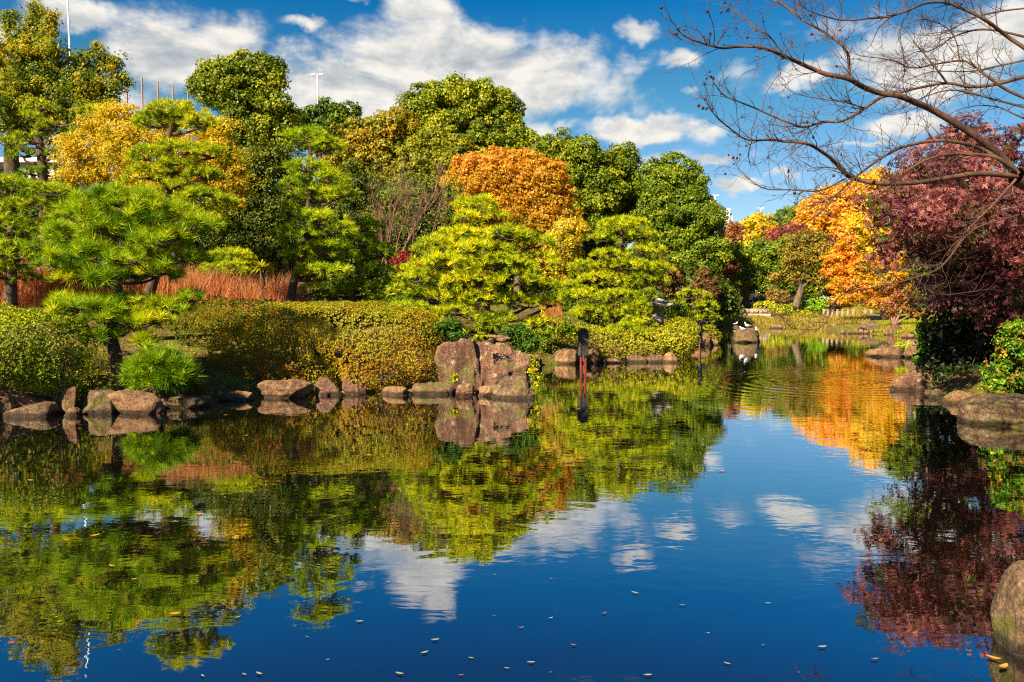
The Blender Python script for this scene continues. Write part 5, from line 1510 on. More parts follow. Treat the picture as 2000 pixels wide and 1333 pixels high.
# ------------------------------------------------------------------ far-shore built things
# stone planter wall with capping
pl = thing('stone_planter', 'long rough stone planter with pale base at the far grass', 'planter', (*W(1478, 612, 50)[:2], 0.4))
x0, x1 = W(1446, 612, 50)[0], W(1509, 612, 50)[0]
zb, zm, ztp = W(0, 620.5, 50)[2], W(0, 613, 50)[2], W(0, 604.5, 50)[2]
m = MB(); m.box(((x0 + x1) / 2, 50.6, (zb + zm) / 2 - 0.1), (x1 - x0 - 0.25, 1.3, zm - zb + 0.2)); obj('base', m.mesh('base', M_PALEWALL), pl)
n = 7
bme = None
for i in range(n):
    w_ = (x1 - x0) / n
    m = MB(); m.box((0, 0, 0), (w_ - 0.03, 1.2, ztp - zm), taper=0.9)
    v, f = _ico(3); 
    o = bpy.data.objects.new('stone', bme) if bme else None
    if bme is None:
        vv = v.copy(); q = (np.abs(vv) ** 7).sum(1) ** (-1 / 7); vv = vv * q[:, None]
        vv = vv + (fbm(vv * 3, 3, 3)[:, None] - 0.5) * 0.25 * vv
        vv = vv * np.array((w_ / 2, 0.6, (ztp - zm) / 2))
        bme = raw_mesh('stone', vv, f, M_CONC, smooth=True)
        o = bpy.data.objects.new('stone', bme)
    COL.objects.link(o); o.parent = pl
    o.location = Vector((x0 + (i + 0.5) * w_, 50.55, (zm + ztp) / 2 + (0.03 if i % 2 else 0))) - pl.location
    o.rotation_euler = (0, 0, math.pi if i % 3 == 1 else 0)

# green chain fence
gf = thing('green_fence', 'green metal fence between the two far tree trunks', 'fence', (*W(1488, 595, 57)[:2], 0.6))
m = MB()
for x in (1471, 1483, 1495, 1507):
    mm = MB(); a = W(x, 581, 57); mm.box((a[0], 57, a[2] / 2 + 0.2), (0.08, 0.08, a[2] - 0.1)); obj('post', mm.mesh('post', M_GREENP), gf)
for y in (582, 588, 595):
    a, b2 = W(1471, y, 57), W(1507, y, 57)
    mm = MB(); mm.box(((a[0] + b2[0]) / 2, 57.06, a[2]), (b2[0] - a[0], 0.05, 0.05)); obj('rail', mm.mesh('rail', M_GREENP), gf)
tb = Tubes()
a, b2 = W(1471, 582, 57), W(1507, 596, 57)
for i in range(28):
    x = a[0] + (b2[0] - a[0]) * i / 27
    tb.add([(x, 57.1, b2[2] - 0.2), (x, 57.1, a[2])], 0.012, 3)
obj('mesh_wires', tb.mesh('mesh_wires', M_GREENP), gf)

# dark roofed shelter
sh = thing('garden_shelter', 'dark low-roofed shelter behind the leaning tree', 'shelter', (*W(1525, 595, 63)[:2], hz(W(1525, 595, 63)[0], 63)))
cx = W(1528, 580, 63)[0]; zr = W(0, 574, 63)[2]; ze = W(0, 584, 63)[2]
m = MB(); m.add([(cx - 2.6, 61.5, ze), (cx + 2.6, 61.5, ze), (cx + 2.6, 65, ze), (cx - 2.6, 65, ze), (cx - 1.2, 63.2, zr + 0.1), (cx + 1.2, 63.2, zr + 0.1), (cx - 2.6, 61.5, ze - 0.12), (cx + 2.6, 61.5, ze - 0.12), (cx + 2.6, 65, ze - 0.12), (cx - 2.6, 65, ze - 0.12)],
                [(0, 1, 5, 4), (1, 2, 5), (2, 3, 4, 5), (3, 0, 4), (6, 9, 8, 7), (0, 6, 7, 1), (1, 7, 8, 2), (2, 8, 9, 3), (3, 9, 6, 0)])
obj('roof', m.mesh('roof', M_DARKROOF), sh)
for sx in (-2.2, 0, 2.2):
    for yy in (62.0, 64.6):
        m = MB(); g = hz(cx + sx, yy); m.box((cx + sx, yy, (g + ze) / 2 - 0.1), (0.16, 0.16, ze - g)); obj('post', m.mesh('post', M_DARKWOOD), sh)
m = MB(); g = hz(cx, 64.6); m.box((cx, 64.75, g + 0.45), (4.4, 0.08, 0.9)); obj('back_wall', m.mesh('back_wall', M_DARKWOOD), sh)

# pale garden wall
gw = thing('garden_wall', 'pale garden wall glimpsed under the dark evergreen boughs', 'wall', (*W(1600, 580, 74)[:2], hz(W(1600, 580, 74)[0], 74)))
a, b2 = W(1572, 571, 74), W(1640, 571, 74); g = hz(a[0], 74)
m = MB(); m.box(((a[0] + b2[0]) / 2, 74, (g + a[2]) / 2), (b2[0] - a[0], 0.3, a[2] - g + 0.2)); obj('panel', m.mesh('panel', M_PALEWALL), gw)
m = MB(); m.box(((a[0] + b2[0]) / 2, 74, a[2] + 0.15), (b2[0] - a[0] + 0.1, 0.45, 0.1)); obj('coping', m.mesh('coping', M_CONC), gw)

# bollards
bpx = [1609, 1617, 1626, 1635.5, 1645.5, 1656, 1667, 1690, 1702]
m = MB(); m.lathe((0, 0, 0), [(0.085, -0.1), (0.085, 0.42), (0.075, 0.46), (0.045, 0.485)], 10)
bmesh_ = m.mesh('stone_bollard', M_CONC)
for i, x in enumerate(bpx):
    yb = 620 + (0.6 if i > 4 else 0)
    p = W(x, yb, 47)
    g = hz(p[0], 47)
    z = g
    o = bpy.data.objects.new('stone_bollard', bmesh_)
    COL.objects.link(o)
    top = W(x, 604.5, 47)[2]
    o.location = (p[0], 47, z)
    s = (top - z) / 0.485
    o.scale = (1.0, 1.0, max(0.5, s))
    tag(o, ordw[i] + ' stone bollard counted from the round green shrub', 'bollard', 'stone bollards along the far path')

# stone pillar by the small maple and slab bridge
pi_ = W(1723.5, 594, 45)
sp_ = thing('stone_pillar', 'square pale stone pillar at the end of the slab bridge', 'pillar', (pi_[0], 45, 0.5))
m = MB(); m.box((pi_[0], 45, (pi_[2] + 0.3) / 2), (0.17, 0.17, pi_[2] - 0.3)); obj('shaft', m.mesh('shaft', M_CONC), sp_)
m = MB(); m.box((pi_[0], 45, pi_[2] + 0.03), (0.21, 0.21, 0.06), taper=0.8); obj('cap', m.mesh('cap', M_CONC), sp_)
sb = thing('slab_bridge', 'gently arched pale stone slab bridge at the far shore', 'bridge', (W(1718, 622, 44)[0], 44, 0.4))
a, b2 = W(1700, 620, 44), W(1738, 626, 44)
m = MB(); 
for i in range(8):
    t0, t1 = i / 8, (i + 1) / 8
    f0 = lambda t_: (a[0] + (b2[0] - a[0]) * t_, a[2] - 0.15 + 0.28 * math.sin(math.pi * t_) + (b2[2] - a[2]) * t_ * 0.6)
    p0, p1 = f0(t0), f0(t1)
    m.add([(p0[0], 43.4, p0[1]), (p1[0], 43.4, p1[1]), (p1[0], 44.8, p1[1]), (p0[0], 44.8, p0[1]), (p0[0], 43.4, p0[1] - 0.22), (p1[0], 43.4, p1[1] - 0.22), (p1[0], 44.8, p1[1] - 0.22), (p0[0], 44.8, p0[1] - 0.22)],
          [(0, 1, 2, 3), (7, 6, 5, 4), (4, 5, 1, 0), (6, 7, 3, 2)])
obj('deck', m.mesh('deck', M_CONC), sb)
for q in (a, b2):
    m = MB(); m.box((q[0], 44.1, 0.1), (0.35, 1.3, q[2] + 0.2 if q[2] > 0 else 0.4)); obj('abutment', m.mesh('abutment', M_CONC), sb)

# person half hidden behind the bollards
pp_ = W(1695, 600, 58)
g = hz(pp_[0], 58)
per = thing('person', 'person in dark clothes standing half hidden behind the bollards', 'person', (pp_[0], 58, g))
sk = bpy.data.meshes.new('body')
J = [(0, 0, 0.95), (0, 0, 1.15), (0, -0.01, 1.42), (0, -0.01, 1.52), (0, -0.03, 1.66), (0.10, 0, 0.88), (0.11, -0.02, 0.48), (0.11, 0.02, 0.08), (0.12, -0.14, 0.03), (-0.10, 0, 0.88), (-0.11, -0.02, 0.48), (-0.11, 0.02, 0.08), (-0.12, -0.14, 0.03),
     (0.19, 0, 1.38), (0.25, 0.02, 1.12), (0.24, -0.08, 0.88), (0.23, -0.12, 0.78), (-0.19, 0, 1.38), (-0.25, 0.02, 1.12), (-0.24, -0.08, 0.88), (-0.23, -0.12, 0.78)]
E = [(0, 1), (1, 2), (2, 3), (3, 4), (0, 5), (5, 6), (6, 7), (7, 8), (0, 9), (9, 10), (10, 11), (11, 12), (2, 13), (13, 14), (14, 15), (15, 16), (2, 17), (17, 18), (18, 19), (19, 20)]
RR = [0.15, 0.15, 0.14, 0.055, 0.10, 0.10, 0.065, 0.045, 0.035, 0.10, 0.065, 0.045, 0.035, 0.065, 0.048, 0.035, 0.03, 0.065, 0.048, 0.035, 0.03]
sk.from_pydata(J, E, [])
bo = bpy.data.objects.new('body', sk); COL.objects.link(bo); bo.parent = per
md = bo.modifiers.new('skin', 'SKIN'); 
for i, r in enumerate(RR): sk.skin_vertices[0].data[i].radius = (r, r * 0.85)
sk.skin_vertices[0].data[0].use_root = True
bo.modifiers.new('sub', 'SUBSURF').levels = 2
dg = bpy.context.evaluated_depsgraph_get()
me2 = bpy.data.meshes.new_from_object(bo.evaluated_get(dg))
bo.modifiers.clear(); bo.data = me2
me2.materials.clear(); me2.materials.append(M_CLOTH); me2.materials.append(M_SKIN)
for pg in me2.polygons:
    pg.use_smooth = True
    if pg.center.z > 1.53 or (pg.center.z < 0.82 and abs(pg.center.x) > 0.19): pg.material_index = 1
v, f = _ico(3); hv = v * np.array((0.108, 0.115, 0.11)) + np.array((0, 0.0, 1.70)); k = (f >= 0).all(1) & (v[f].mean(1)[:, 2] > -0.1) | (v[f].mean(1)[:, 1] > 0.3)
o = bpy.data.objects.new('hair', raw_mesh('hair', hv, f[k], M_HAIR, smooth=True)); COL.objects.link(o); o.parent = per

# ------------------------------------------------------------------ stone lantern
lc = W(1279, 640, 23.2)
lx, ly = lc[0], 23.2
zg = hz(lx, ly)
zf = lambda y: W(0, y, ly)[2]
ln = thing('stone_lantern', 'weathered stone lantern with upturned roof among the pines', 'stone lantern', (lx, ly, zg))
rzr = rad(12)
m = MB(); m.lathe((lx + 0.05, ly, 0), [(0.27, zg - 0.1), (0.25, zf(648)), (0.19, zf(641)), (0.15, zf(639))], 12); obj('foot', m.mesh('foot', M_STONE, True), ln)
m = MB(); m.lathe((lx + 0.05, ly, 0), [(0.12, zf(641)), (0.20, zf(636)), (0.34, zf(629)), (0.36, zf(625)), (0.24, zf(621.5)), (0.22, zf(620))], 6, rzr); obj('platform', m.mesh('platform', M_STONE), ln)
# fire box: six corner posts, lower lattice panels, openings
zb_, zt_ = zf(620), zf(598)
for i in range(6):
    a = rzr + i * math.pi / 3
    mm = MB(); mm.box((lx + 0.05 + 0.19 * math.cos(a), ly + 0.19 * math.sin(a), (zb_ + zt_) / 2), (0.05, 0.05, zt_ - zb_), rz=a); obj('corner_post', mm.mesh('corner_post', M_STONE), ln)
    am = a + math.pi / 6
    cxm, cym = lx + 0.05 + 0.165 * math.cos(am), ly + 0.165 * math.sin(am)
    mm = MB(); mm.box((cxm, cym, zb_ + 0.05), (0.03, 0.16, 0.10), rz=am); mm.box((cxm, cym, zt_ - 0.02), (0.03, 0.16, 0.05), rz=am)
    for s in (-0.04, 0, 0.04):
        mm.box((cxm - math.sin(am) * s, cym + math.cos(am) * s, zb_ + 0.16), (0.02, 0.012, 0.13), rz=am)
    mm.box((cxm, cym, zb_ + 0.15), (0.021, 0.15, 0.012), rz=am)
    obj('lattice_panel', mm.mesh('lattice_panel', M_STONE), ln)
m = MB(); m.lathe((lx + 0.05, ly, 0), [(0.10, zb_), (0.10, zt_)], 6, rzr); obj('core', m.mesh('core', M_STONE), ln)
# hexagonal roof with upturned corners
NR = 8; V = []; F = []
zr0 = zf(596)
for j in range(NR + 1):
    q = j / NR
    for i in range(24):
        a = 2 * math.pi * i / 24 + rzr
        cor = abs(math.cos(3 * (a - rzr)))
        hexr = math.cos(math.pi / 6) / math.cos(((a - rzr) % (math.pi / 3)) - math.pi / 6)
        R = 0.12 + (0.56 - 0.12) * q
        R = R * (1 - q) + R * q * hexr * (1 + 0.06 * cor ** 6)
        z = 0.26 * (1 - q) ** 1.4 + 0.075 * q ** 3 * cor ** 4
        V.append((lx + 0.05 + R * math.cos(a), ly + R * math.sin(a), zr0 + z))
base_n = len(V)
for i in range(24):
    x, y, z = V[NR * 24 + i]; V.append((x, y, z - 0.055))
for i in range(24):
    a = 2 * math.pi * i / 24 + rzr; V.append((lx + 0.05 + 0.2 * math.cos(a), ly + 0.2 * math.sin(a), zr0 - 0.05))
for j in range(NR + 2):
    for i in range(24):
        i2 = (i + 1) % 24; F.append((j * 24 + i, (j + 1) * 24 + i, (j + 1) * 24 + i2, j * 24 + i2))
F.append(tuple(range(24))); F.append(tuple((NR + 2) * 24 + i for i in range(24)))
me = bpy.data.meshes.new('lantern_roof'); me.from_pydata(V, [], F); me.materials.append(M_STONE); me.update()
obj('lantern_roof', me, ln)
m = MB(); m.lathe((lx + 0.05, ly, zr0 + 0.24), [(0.11, 0), (0.09, 0.05), (0.05, 0.08), (0.09, 0.13), (0.09, 0.19), (0.03, 0.27), (0.01, 0.29)], 12); obj('finial', m.mesh('finial', M_STONE, True), ln)


# ------------------------------------------------------------------ roofed wooden signs on red posts in the water
def sign(label, px, ytop, ybot, ybase, rz, w, d, lit, legs=True, group='roofed wooden signs standing in the pond', dz=0.055):
    p = Gd(px, ybase)
    Y = p[1]
    zt, zb = W(px, ytop, Y)[2], W(px, ybot, Y)[2]
    root = thing('wooden_sign', label, 'sign', (p[0], Y, 0), group)
    X = np.array((math.cos(rz), math.sin(rz)))
    N = np.array((-math.sin(rz), math.cos(rz)))
    hw = w / 2
    zs = zt - hw * 0.75
    for k, s in enumerate((-0.62, 0.62)):
        q = np.array((p[0], Y)) + X * s * hw
        m = MB(); m.box((q[0], q[1], (zb + 0.1 - 0.7) / 2), (0.036, 0.036, zb + 0.1 + 0.7), rz=rz)
        obj('post', m.mesh('post', M_REDPOST), root)
    m = MB()
    pts = [(-hw, zb), (hw, zb), (hw, zs), (0, zt - 0.02), (-hw, zs)]
    V = []
    for o_ in (-d / 2, d / 2):
        for (a, z) in pts:
            q = np.array((p[0], Y)) + X * a + N * o_
            V.append((q[0], q[1], z))
    m.add(V, [(0, 1, 2, 3, 4), (9, 8, 7, 6, 5), (0, 5, 6, 1), (1, 6, 7, 2), (2, 7, 8, 3), (3, 8, 9, 4), (4, 9, 5, 0)])
    obj('board', m.mesh('board', M_DARKWOOD), root)
    # little gable roof of two boards
    for s in (-1, 1):
        m = MB()
        a0, a1 = 0.0, s * (hw + 0.03)
        z0, z1 = zt, zs - 0.01
        V = []
        for o_ in (-d / 2 - 0.03, d / 2 + 0.03):
            for (a, z) in ((a0, z0), (a1, z1), (a1, z1 + 0.022), (a0, z0 + 0.022)):
                q = np.array((p[0], Y)) + X * a + N * o_
                V.append((q[0], q[1], z))
        m.add(V, [(0, 1, 2, 3), (7, 6, 5, 4), (0, 4, 5, 1), (1, 5, 6, 2), (2, 6, 7, 3), (3, 7, 4, 0)])
        obj('roof_board', m.mesh('roof_board', M_DARKWOOD), root)
    # framed side battens
    for s in (-1, 1):
        q = np.array((p[0], Y)) + X * s * (hw + 0.008)
        m = MB(); m.box((q[0], q[1], (zb + zs) / 2), (0.014, d + 0.02, zs - zb - 0.02), rz=rz); obj('side_batten', m.mesh('side_batten', M_CONC if lit else M_DARKWOOD), root)
    return root


sign('roofed wooden sign on red posts, nearer of two', 1139, 643, 695, 735.5, rad(28), 0.185, 0.075, False)
sign('roofed wooden sign seen edge-on, farther of two', 1367, 628, 671, 689, rad(62), 0.20, 0.075, False)
p = Gd(1036, 716)
m = MB(); m.tube([(p[0], p[1], -0.4), (p[0] + 0.01, p[1], 0.13), (p[0], p[1], W(1036, 700, p[1])[2])], [0.02, 0.02, 0.018], 6)
o = obj('stake', m.mesh('stake', M_REDPOST)); rebase(o, (p[0], p[1], 0)); tag(o, 'short red stake beside the small dark stone', 'stake')


# ------------------------------------------------------------------ gulls
def gull(label, px, py, Y, h=0.17, rz=0.0, grey=False):
    c = W(px, py, Y)          # feet
    root = thing('seagull', label, 'gull', tuple(c), 'gulls resting on the water stones')
    s = h / 0.2
    cz, sz = math.cos(rz), math.sin(rz)
    tr = lambda a, z, o_=0.0: (c[0] + (a * cz - o_ * sz) * s, c[1] + (a * sz + o_ * cz) * s, c[2] + z * s)
    tb = Tubes()
    tb.add([tr(-0.17, 0.10), tr(-0.13, 0.10), tr(-0.06, 0.105), tr(0.0, 0.11), tr(0.05, 0.13), tr(0.075, 0.165), tr(0.085, 0.195), tr(0.105, 0.205), tr(0.125, 0.20)], [0.006, 0.02, 0.045, 0.055, 0.045, 0.026, 0.028, 0.026, 0.008], 10)
    o = obj('body', tb.mesh('body', M_FEATHER), root)
    tb = Tubes(); tb.add([tr(0.12, 0.20), tr(0.145, 0.195), tr(0.155, 0.188)], [0.007, 0.005, 0.001], 5); obj('beak', tb.mesh('beak', M_BEAK), root)
    for w_ in (-1, 1):
        tb = Tubes(); tb.add([tr(0.04, 0.13, w_ * 0.045), tr(-0.02, 0.12, w_ * 0.055), tr(-0.10, 0.11, w_ * 0.04), tr(-0.19, 0.105, w_ * 0.012)], [0.01, 0.024, 0.018, 0.004], 6); obj('wing', tb.mesh('wing', M_FEATHERG), root)
        tb = Tubes(); tb.add([tr(0.0, 0.07, w_ * 0.02), tr(0.005, -0.005, w_ * 0.02), tr(0.03, -0.008, w_ * 0.02)], [0.006, 0.005, 0.004], 4); obj('leg', tb.mesh('leg', M_BEAK), root)
    return root


Yb = Gd(1460, 670)[1] + 0.45
gull('white gull standing highest on the domed boulder', 1459.5, 642.5, Yb, 0.22, rad(200))
gull('white gull on the left shoulder of the domed boulder', 1450, 648, Yb - 0.05, 0.18, rad(170))
gull('white gull on the right shoulder of the domed boulder', 1477, 650, Yb, 0.19, rad(80))
gull('lone white gull on the tiny flat stone', 1437, 637, Gd(1437, 640)[1] + 0.2, 0.22, rad(20))

# ------------------------------------------------------------------ bare tree reaching in from the right
bt = thing('bare_tree', 'leafless tree reaching over the pond with arching twigs and dark seed pods', 'tree', (7.3, 7.2, hz(7.3, 7.2)))
Z4 = lambda L: [(1300 + x / 2.857, y / 2.857) for x, y in L]
BR = [  # path in px, start radius, end radius, depth offset at the end
    (Z4([(1960, 975), (1870, 870), (1700, 740), (1500, 620), (1400, 575), (1300, 535), (1200, 520), (1100, 485), (1020, 440), (900, 415), (820, 385), (720, 340), (640, 305), (600, 285), (500, 262), (400, 262), (320, 270), (230, 250), (130, 215), (60, 165)]), 0.046, 0.006, -0.8),
    (Z4([(1020, 440), (1025, 380), (1015, 300), (970, 240), (900, 190), (840, 155), (760, 110), (680, 45), (590, 0), (480, -40)]), 0.020, 0.008, 0.6),
    (Z4([(620, 300), (610, 240), (560, 190), (520, 175), (470, 130), (430, 90), (370, 60), (320, 35)]), 0.010, 0.003, 0.2),
    (Z4([(1270, 530), (1200, 545), (1110, 605), (1060, 640), (970, 680), (880, 680), (780, 710), (700, 690), (600, 650), (500, 605), (400, 565), (330, 535), (280, 480), (262, 440)]), 0.022, 0.004, -0.5),
    (Z4([(1110, 605), (1020, 575), (960, 565), (850, 550), (720, 520), (650, 470), (620, 435)]), 0.011, 0.003, 0.3),
    (Z4([(800, 715), (740, 745), (680, 735), (620, 690), (600, 650)]), 0.007, 0.003, 0.3),
    (Z4([(1960, 985), (1750, 970), (1600, 990), (1400, 1020), (1200, 1025), (1060, 1000), (1000, 970), (940, 900), (860, 840), (780, 800), (660, 790), (600, 780), (500, 785), (430, 770), (350, 710), (280, 650), (230, 570)]), 0.034, 0.004, -1.0),
    (Z4([(1060, 1000), (980, 950), (900, 935), (820, 935), (760, 900)]), 0.010, 0.003, 0.3),
    (Z4([(1000, 1000), (860, 1065), (700, 1060), (560, 1055), (480, 1010), (420, 960), (380, 890)]), 0.012, 0.003, 0.2),
    (Z4([(1950, 950), (1840, 880), (1760, 865), (1640, 860), (1540, 870), (1440, 900), (1340, 960), (1280, 1020), (1200, 1080), (1100, 1110), (960, 1100), (840, 1075)]), 0.024, 0.004, -0.4),
    (Z4([(1880, 900), (1760, 830), (1600, 790), (1480, 790), (1350, 815), (1260, 850), (1150, 920), (1060, 990), (960, 1080), (880, 1170), (800, 1230), (700, 1290), (600, 1320)]), 0.024, 0.004, -0.7),
    (Z4([(2060, 310), (1990, 260), (1900, 200), (1780, 110), (1660, 50), (1560, 15), (1450, 20), (1350, 60), (1240, 95), (1120, 105), (1000, 115), (900, 95), (800, 60), (740, 20)]), 0.026, 0.004, -0.3),
    (Z4([(2060, 220), (1850, 172), (1720, 170), (1600, 210), (1540, 250), (1460, 290), (1400, 290), (1300, 330), (1200, 300)]), 0.015, 0.003, 0.4),
    (Z4([(2080, 400), (1960, 440), (1850, 470), (1700, 485), (1570, 465), (1420, 490), (1300, 520), (1230, 530)]), 0.026, 0.012, 0.1),
    (Z4([(1570, 465), (1500, 370), (1430, 285), (1380, 230)]), 0.014, 0.005, 0.3),
    (Z4([(2080, 580), (1900, 500), (1800, 430), (1720, 370), (1650, 340), (1500, 360), (1380, 380), (1250, 335), (1080, 310), (1020, 280)]), 0.020, 0.003, 0.5),
    (Z4([(2080, 320), (1850, 370), (1700, 400), (1500, 400), (1380, 430)]), 0.014, 0.003, 0.6),
    (Z4([(2080, 620), (1850, 560), (1700, 520), (1580, 505), (1450, 540), (1330, 600), (1200, 640)]), 0.014, 0.003, 0.8),
    (Z4([(2080, 40), (1900, 60), (1750, 90), (1600, 160), (1500, 200), (1380, 190)]), 0.012, 0.003, 0.5),
    (Z4([(2060, 690), (1950, 640), (1860, 600), (1750, 590), (1650, 610), (1550, 650)]), 0.012, 0.003, 0.3),
    (Z4([(1640, 340), (1620, 230), (1560, 150), (1440, 110), (1360, 130), (1340, 90), (1310, 0)]), 0.009, 0.003, 0.2),
    ([(1990, 420), (1900, 450), (1840, 520), (1780, 545), (1715, 560), (1650, 575), (1630, 590), (1623, 610), (1612, 631), (1598, 643), (1579, 644), (1552, 642), (1538, 634), (1524, 617)], 0.011, 0.003, -0.6),
    ([(1618, 622), (1600, 612), (1585, 600)], 0.005, 0.002, 0.1),
    ([(1790, 545), (1830, 575), (1900, 570), (1950, 560)], 0.008, 0.002, 0.3),
    ([(1985, 350), (1940, 400), (1900, 440), (1850, 500)], 0.018, 0.008, 0.2),
    (Z4([(900, 200), (905, 120), (880, 50), (870, 0)]), 0.006, 0.002, 0.1),
    (Z4([(780, 110), (750, 50), (725, -10)]), 0.008, 0.004, 0.1),
]
tb = Tubes()
tw_ = Tubes()
YB = 6.5
fork = W(1985, 345, YB)
pp, rr = smooth_path([(7.3, 7.2, hz(7.3, 7.2) - 0.1), (6.8, 7.1, 1.1), (5.9, 6.9, 1.95), (5.0, 6.7, 2.45), tuple(fork)], np.array((0.17, 0.13, 0.105, 0.09, 0.075)))
tb.add(pp, rr, 10)
for (zx, zy) in ((2030, 130), (2040, 180), (2035, 240), (2000, 20)):
    pass
# the limbs that leave the frame join the trunk outside it
for q in (BR[11], BR[12], BR[13], BR[15], BR[16], BR[17], BR[18], BR[19]):
    e = q[0][0]
    a = W(e[0], e[1], YB)
    pp, rr = smooth_path([(5.9, 6.9, 1.95), (5.7, 6.8, 1.95 + (a[2] - 1.95) * 0.5), a], np.array((0.05, 0.036, q[1] * 0.7)))
    tb.add(pp, rr, 6)
pods = []


def offshoot(s, d, L, r, depth, pts_only=False):
    p = np.array(s, dtype=float)
    d = unit(np.array(d, dtype=float))
    pts = [p.copy()]
    seg = 4
    bend = rng.normal(0, 0.16, 3)
    for i in range(seg):
        d = unit(d + bend + rng.normal(0, 0.10, 3) + np.array((0, 0, 0.05)))
        p = p + d * L / seg
        pts.append(p.copy())
    tw_.add(pts, np.linspace(r, max(0.0014, r * 0.5), len(pts)), 4 if r > 0.003 else 3)
    if depth > 0:
        for i in range(int(rng.integers(2, 5))):
            j = int(rng.integers(1, len(pts)))
            nd = unit(d + rng.normal(0, 0.55, 3))
            offshoot(pts[j], nd, L * rng.uniform(0.35, 0.7), r * 0.6, depth - 1)
    return pts[-1]


for (path, r0, r1, dy) in BR:
    wp = []
    n = len(path)
    for i, (x, y) in enumerate(path):
        u_ = i / (n - 1)
        wp.append(W(x, y, YB + dy * u_ ** 1.5 + 0.06 * math.sin(i * 1.7 + x)))
    pp, rr = smooth_path(wp, (r0 * 0.68, r1 * 0.65), 5)
    tb.add(pp, rr, 7 if r0 > 0.012 else 5)
    ln_ = np.linalg.norm(np.diff(pp, axis=0), axis=1).sum()
    cnt = int(ln_ * 19)
    for _ in range(cnt):
        j = int(rng.integers(int(len(pp) * 0.15), len(pp) - 1))
        d = unit(pp[j + 1] - pp[j])
        nd = unit(d * 0.8 + rng.normal(0, 0.5, 3) + np.array((0, 0, 0.25)))
        e = offshoot(pp[j], nd, rng.uniform(0.09, 0.36), min(0.0038, rr[j] * 0.55), int(rng.integers(0, 3)))
        if rng.random() < 0.13 and e[0] < 4.4:
            pods.append(e)
    if path[-1][0] < 1480:
        for q in range(5):
            pods.append(pp[-1] + rng.normal(0, 0.03, 3))
obj('trunk', tb.mesh('trunk', M_TWIG), bt)
tag(obj('twigs', tw_.mesh('twigs', M_TWIG), bt), kind='stuff')
v, f = _ico(2)
pm = raw_mesh('seed_pod', v * np.array((0.013, 0.013, 0.015)), f, pbr('seed_pod_husk', (0.03, 0.008, 0.008), 0.6), smooth=True)
for q in pods[:90]:
    o = bpy.data.objects.new('seed_pod', pm); COL.objects.link(o); o.parent = bt
    o.location = Vector(q) - bt.location
    s = rng.uniform(0.5, 0.95); o.scale = (s, s, s)

# ------------------------------------------------------------------ leaves floating on the pond
def leaf_mesh(name, L, w, mat, curl=0.15, lobed=False):
    if lobed:
        V = [(0, 0, 0.004)]
        F = []
        for a, l in ((0, 1), (0.9, .85), (-0.9, .85), (1.9, .6), (-1.9, .6)):
            b0 = len(V)
            V += [(math.cos(a + .22) * L * l * .3, math.sin(a + .22) * L * l * .3, 0.004), (math.cos(a) * L * l * .6, math.sin(a) * L * l * .6, 0.008), (math.cos(a - .22) * L * l * .3, math.sin(a - .22) * L * l * .3, 0.004)]
            F.append((0, b0 + 2, b0 + 1, b0))
    else:
        V, F = [], []
        n = 6
        for i in range(n + 1):
            u_ = i / n
            hw = w / 2 * math.sin(math.pi * min(0.97, u_ * 0.95 + 0.03)) ** 0.8
            z = 0.004 + curl * L * (u_ - 0.5) ** 2
            x = (u_ - 0.5) * L
            V += [(x, -hw, z + 0.12 * w), (x, 0, z), (x, hw, z + 0.12 * w)]
        for i in range(n):
            a = i * 3
            F += [(a, a + 3, a + 4, a + 1), (a + 1, a + 4, a + 5, a + 2)]
    me = bpy.data.meshes.new(name); me.from_pydata(V, [], F); me.materials.append(mat)
    me.polygons.foreach_set('use_smooth', [True] * len(me.polygons)); me.update()
    return me


ML_PALE = pbr('pale_dry_leaf', (0.20, 0.20, 0.12), 0.7)
ML_PINK = pbr('faded_pink_leaf', (0.15, 0.08, 0.09), 0.7)
ML_OR = pbr('orange_dry_leaf', (0.50, 0.17, 0.03), 0.6)
ML_RED = pbr('red_dry_leaf', (0.42, 0.06, 0.03), 0.6)
LM = [leaf_mesh('floating_leaf', 0.040, 0.013, ML_PALE), leaf_mesh('floating_leaf', 0.034, 0.011, ML_PINK, 0.3), leaf_mesh('floating_leaf', 0.06, 0.024, ML_OR, 0.3), leaf_mesh('floating_leaf', 0.06, 0.02, ML_RED, lobed=True)]
FL = [(1076, 1209, 0), (1018, 1228, 1), (965, 1204, 1), (850, 1252, 0), (829, 1277, 0), (920, 1287, 0), (1037, 1296, 0), (990, 1307, 0), (900, 1321, 1), (1075, 1315, 1), (1265, 1321, 0), (477, 1319, 0), (506, 1318, 0), (396, 1322, 0), (1420, 1298, 0),
      (1332, 1184, 1), (1560, 1315, 1), (1606, 1266, 0), (1708, 1290, 1), (1383, 1238, 0), (966, 1124, 1), (758, 1138, 0), (1076, 1132, 1), (702, 1216, 0), (465, 1207, 0), (600, 1246, 1), (1500, 1180, 0), (1180, 1200, 1), (640, 1290, 0), (1240, 1160, 0), (1120, 1262, 1), (1490, 1262, 1), (780, 1318, 0)]
labs = {0: 'small pale fallen leaf floating on the blue reflected sky', 1: 'small faded pinkish leaf floating on the blue reflected sky', 2: 'orange fallen leaf floating on the dark reflections', 3: 'small red maple leaf floating on the dark reflections'}
grp = {0: 'pale floating leaves', 1: 'pinkish floating leaves', 2: 'orange floating leaves', 3: 'red floating leaves'}
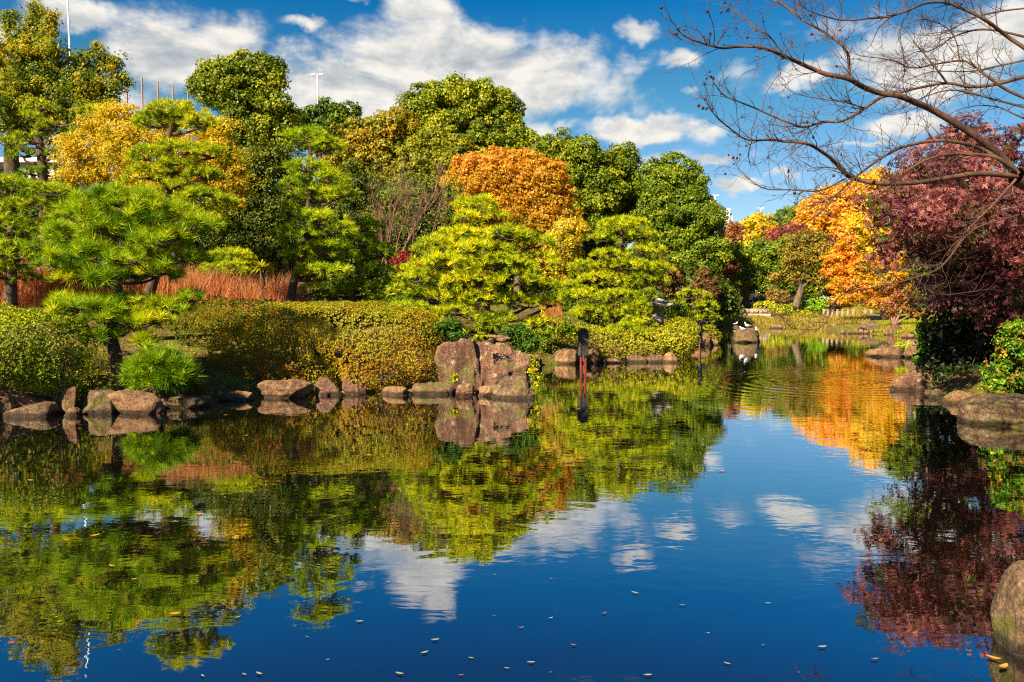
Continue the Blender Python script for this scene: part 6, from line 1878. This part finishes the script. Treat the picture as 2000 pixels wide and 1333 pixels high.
extra_ = [(1410, 921, 2), (1378, 932, 2), (1622, 904, 2), (1672, 926, 3), (1848, 822, 3), (1900, 832, 2), (1940, 838, 3), (1816, 862, 2), (1080, 774, 3), (1094, 788, 3), (218, 1107, 2), (262, 1133, 2), (20, 1257, 3), (342, 1201, 2), (130, 1056, 2), (185, 1048, 2),
          (330, 835, 3), (350, 820, 2), (290, 870, 2), (240, 900, 3), (440, 812, 2), (520, 800, 2), (200, 833, 3), (156, 838, 2), (640, 806, 2), (700, 820, 3), (590, 830, 2), (480, 852, 2), (390, 1005, 2), (545, 940, 3), (720, 890, 2), (1960, 1305, 2), (1940, 1288, 2), (1975, 1318, 2), (905, 842, 3), (1130, 800, 2), (1240, 830, 2), (1290, 905, 2), (60, 940, 2), (90, 980, 3), (415, 958, 3), (275, 820, 2), (310, 812, 3)]
for (x, y, k) in FL + extra_:
    p = Gd(x, y)
    if float(pond_sd(p[None, :2])[0]) > -0.03: continue
    o = bpy.data.objects.new('floating_leaf', LM[k]); COL.objects.link(o)
    o.location = (p[0], p[1], 0.002); o.rotation_euler = (0, 0, float(rng.uniform(-0.7, 0.7)) + (3.14 if rng.random() < 0.5 else 0))
    s = float(rng.uniform(0.45, 1.15)); o.scale = (s, s, s)
    tag(o, labs[k], 'leaf', grp[k])
# unnumbered specks of leaf litter drifting near the banks
n = 900
px = rng.uniform(0, 2000, n); py = 583 + 60 + rng.random(n) ** 1.2 * 650
pts = np.array([Gd(a, b2, 0.004) for a, b2 in zip(px, py)])
ok = pond_sd(pts[:, :2]) < -0.05
near = (pond_sd(pts[:, :2]) > -1.2) & (pts[:, 1] > 8.5)
ok &= pts[:, 1] > 6
ok &= near | (rng.random(n) < 0.04)
pts = pts[ok]
V, F, C = leaf_quads(pts, unit(np.array((0, 0, 1.0)) + rng.normal(0, 0.05, pts.shape)), 0.028, 0.5, palette([(0.35, 0.12, 0.03), (0.45, 0.25, 0.06), (0.3, 0.3, 0.2)], rng.random(len(pts))), fold=0.02)
o = obj('leaf_litter', raw_mesh('leaf_litter', V, F, M_LEAF, C)); tag(o, 'drifting specks of fallen leaves on the pond', kind='stuff')
n = 5000
px = rng.uniform(100, 1400, n); YYr = rng.uniform(12, 22, n)
P = np.stack([(px - 1000) / FPX * YYr, YYr], 1); P = P[pond_sd(P) > 0.1]
pts = np.column_stack([P, height(P) + 0.02])
V, F, C = leaf_quads(pts, unit(np.array((0, 0, 1.0)) + rng.normal(0, 0.3, pts.shape)), 0.06, 0.55, palette([(0.25, 0.09, 0.02), (0.45, 0.2, 0.04), (0.4, 0.3, 0.05)], rng.random(len(pts))))
o = obj('fallen_leaves', raw_mesh('fallen_leaves', V, F, M_LEAF, C)); tag(o, 'fallen brown leaves on the pine bank', kind='stuff')

# a fallen leafy twig afloat by the big rock, plus total count for the log
tot = 0
seen = set()
for o in bpy.data.objects:
    if o.type == 'MESH' and o.data.name not in seen:
        seen.add(o.data.name)
        tot += sum(len(p_.vertices) - 2 for p_ in o.data.polygons) if len(o.data.polygons) < 2000 else len(o.data.loops) - 2 * len(o.data.polygons)
print('TRIS', tot)
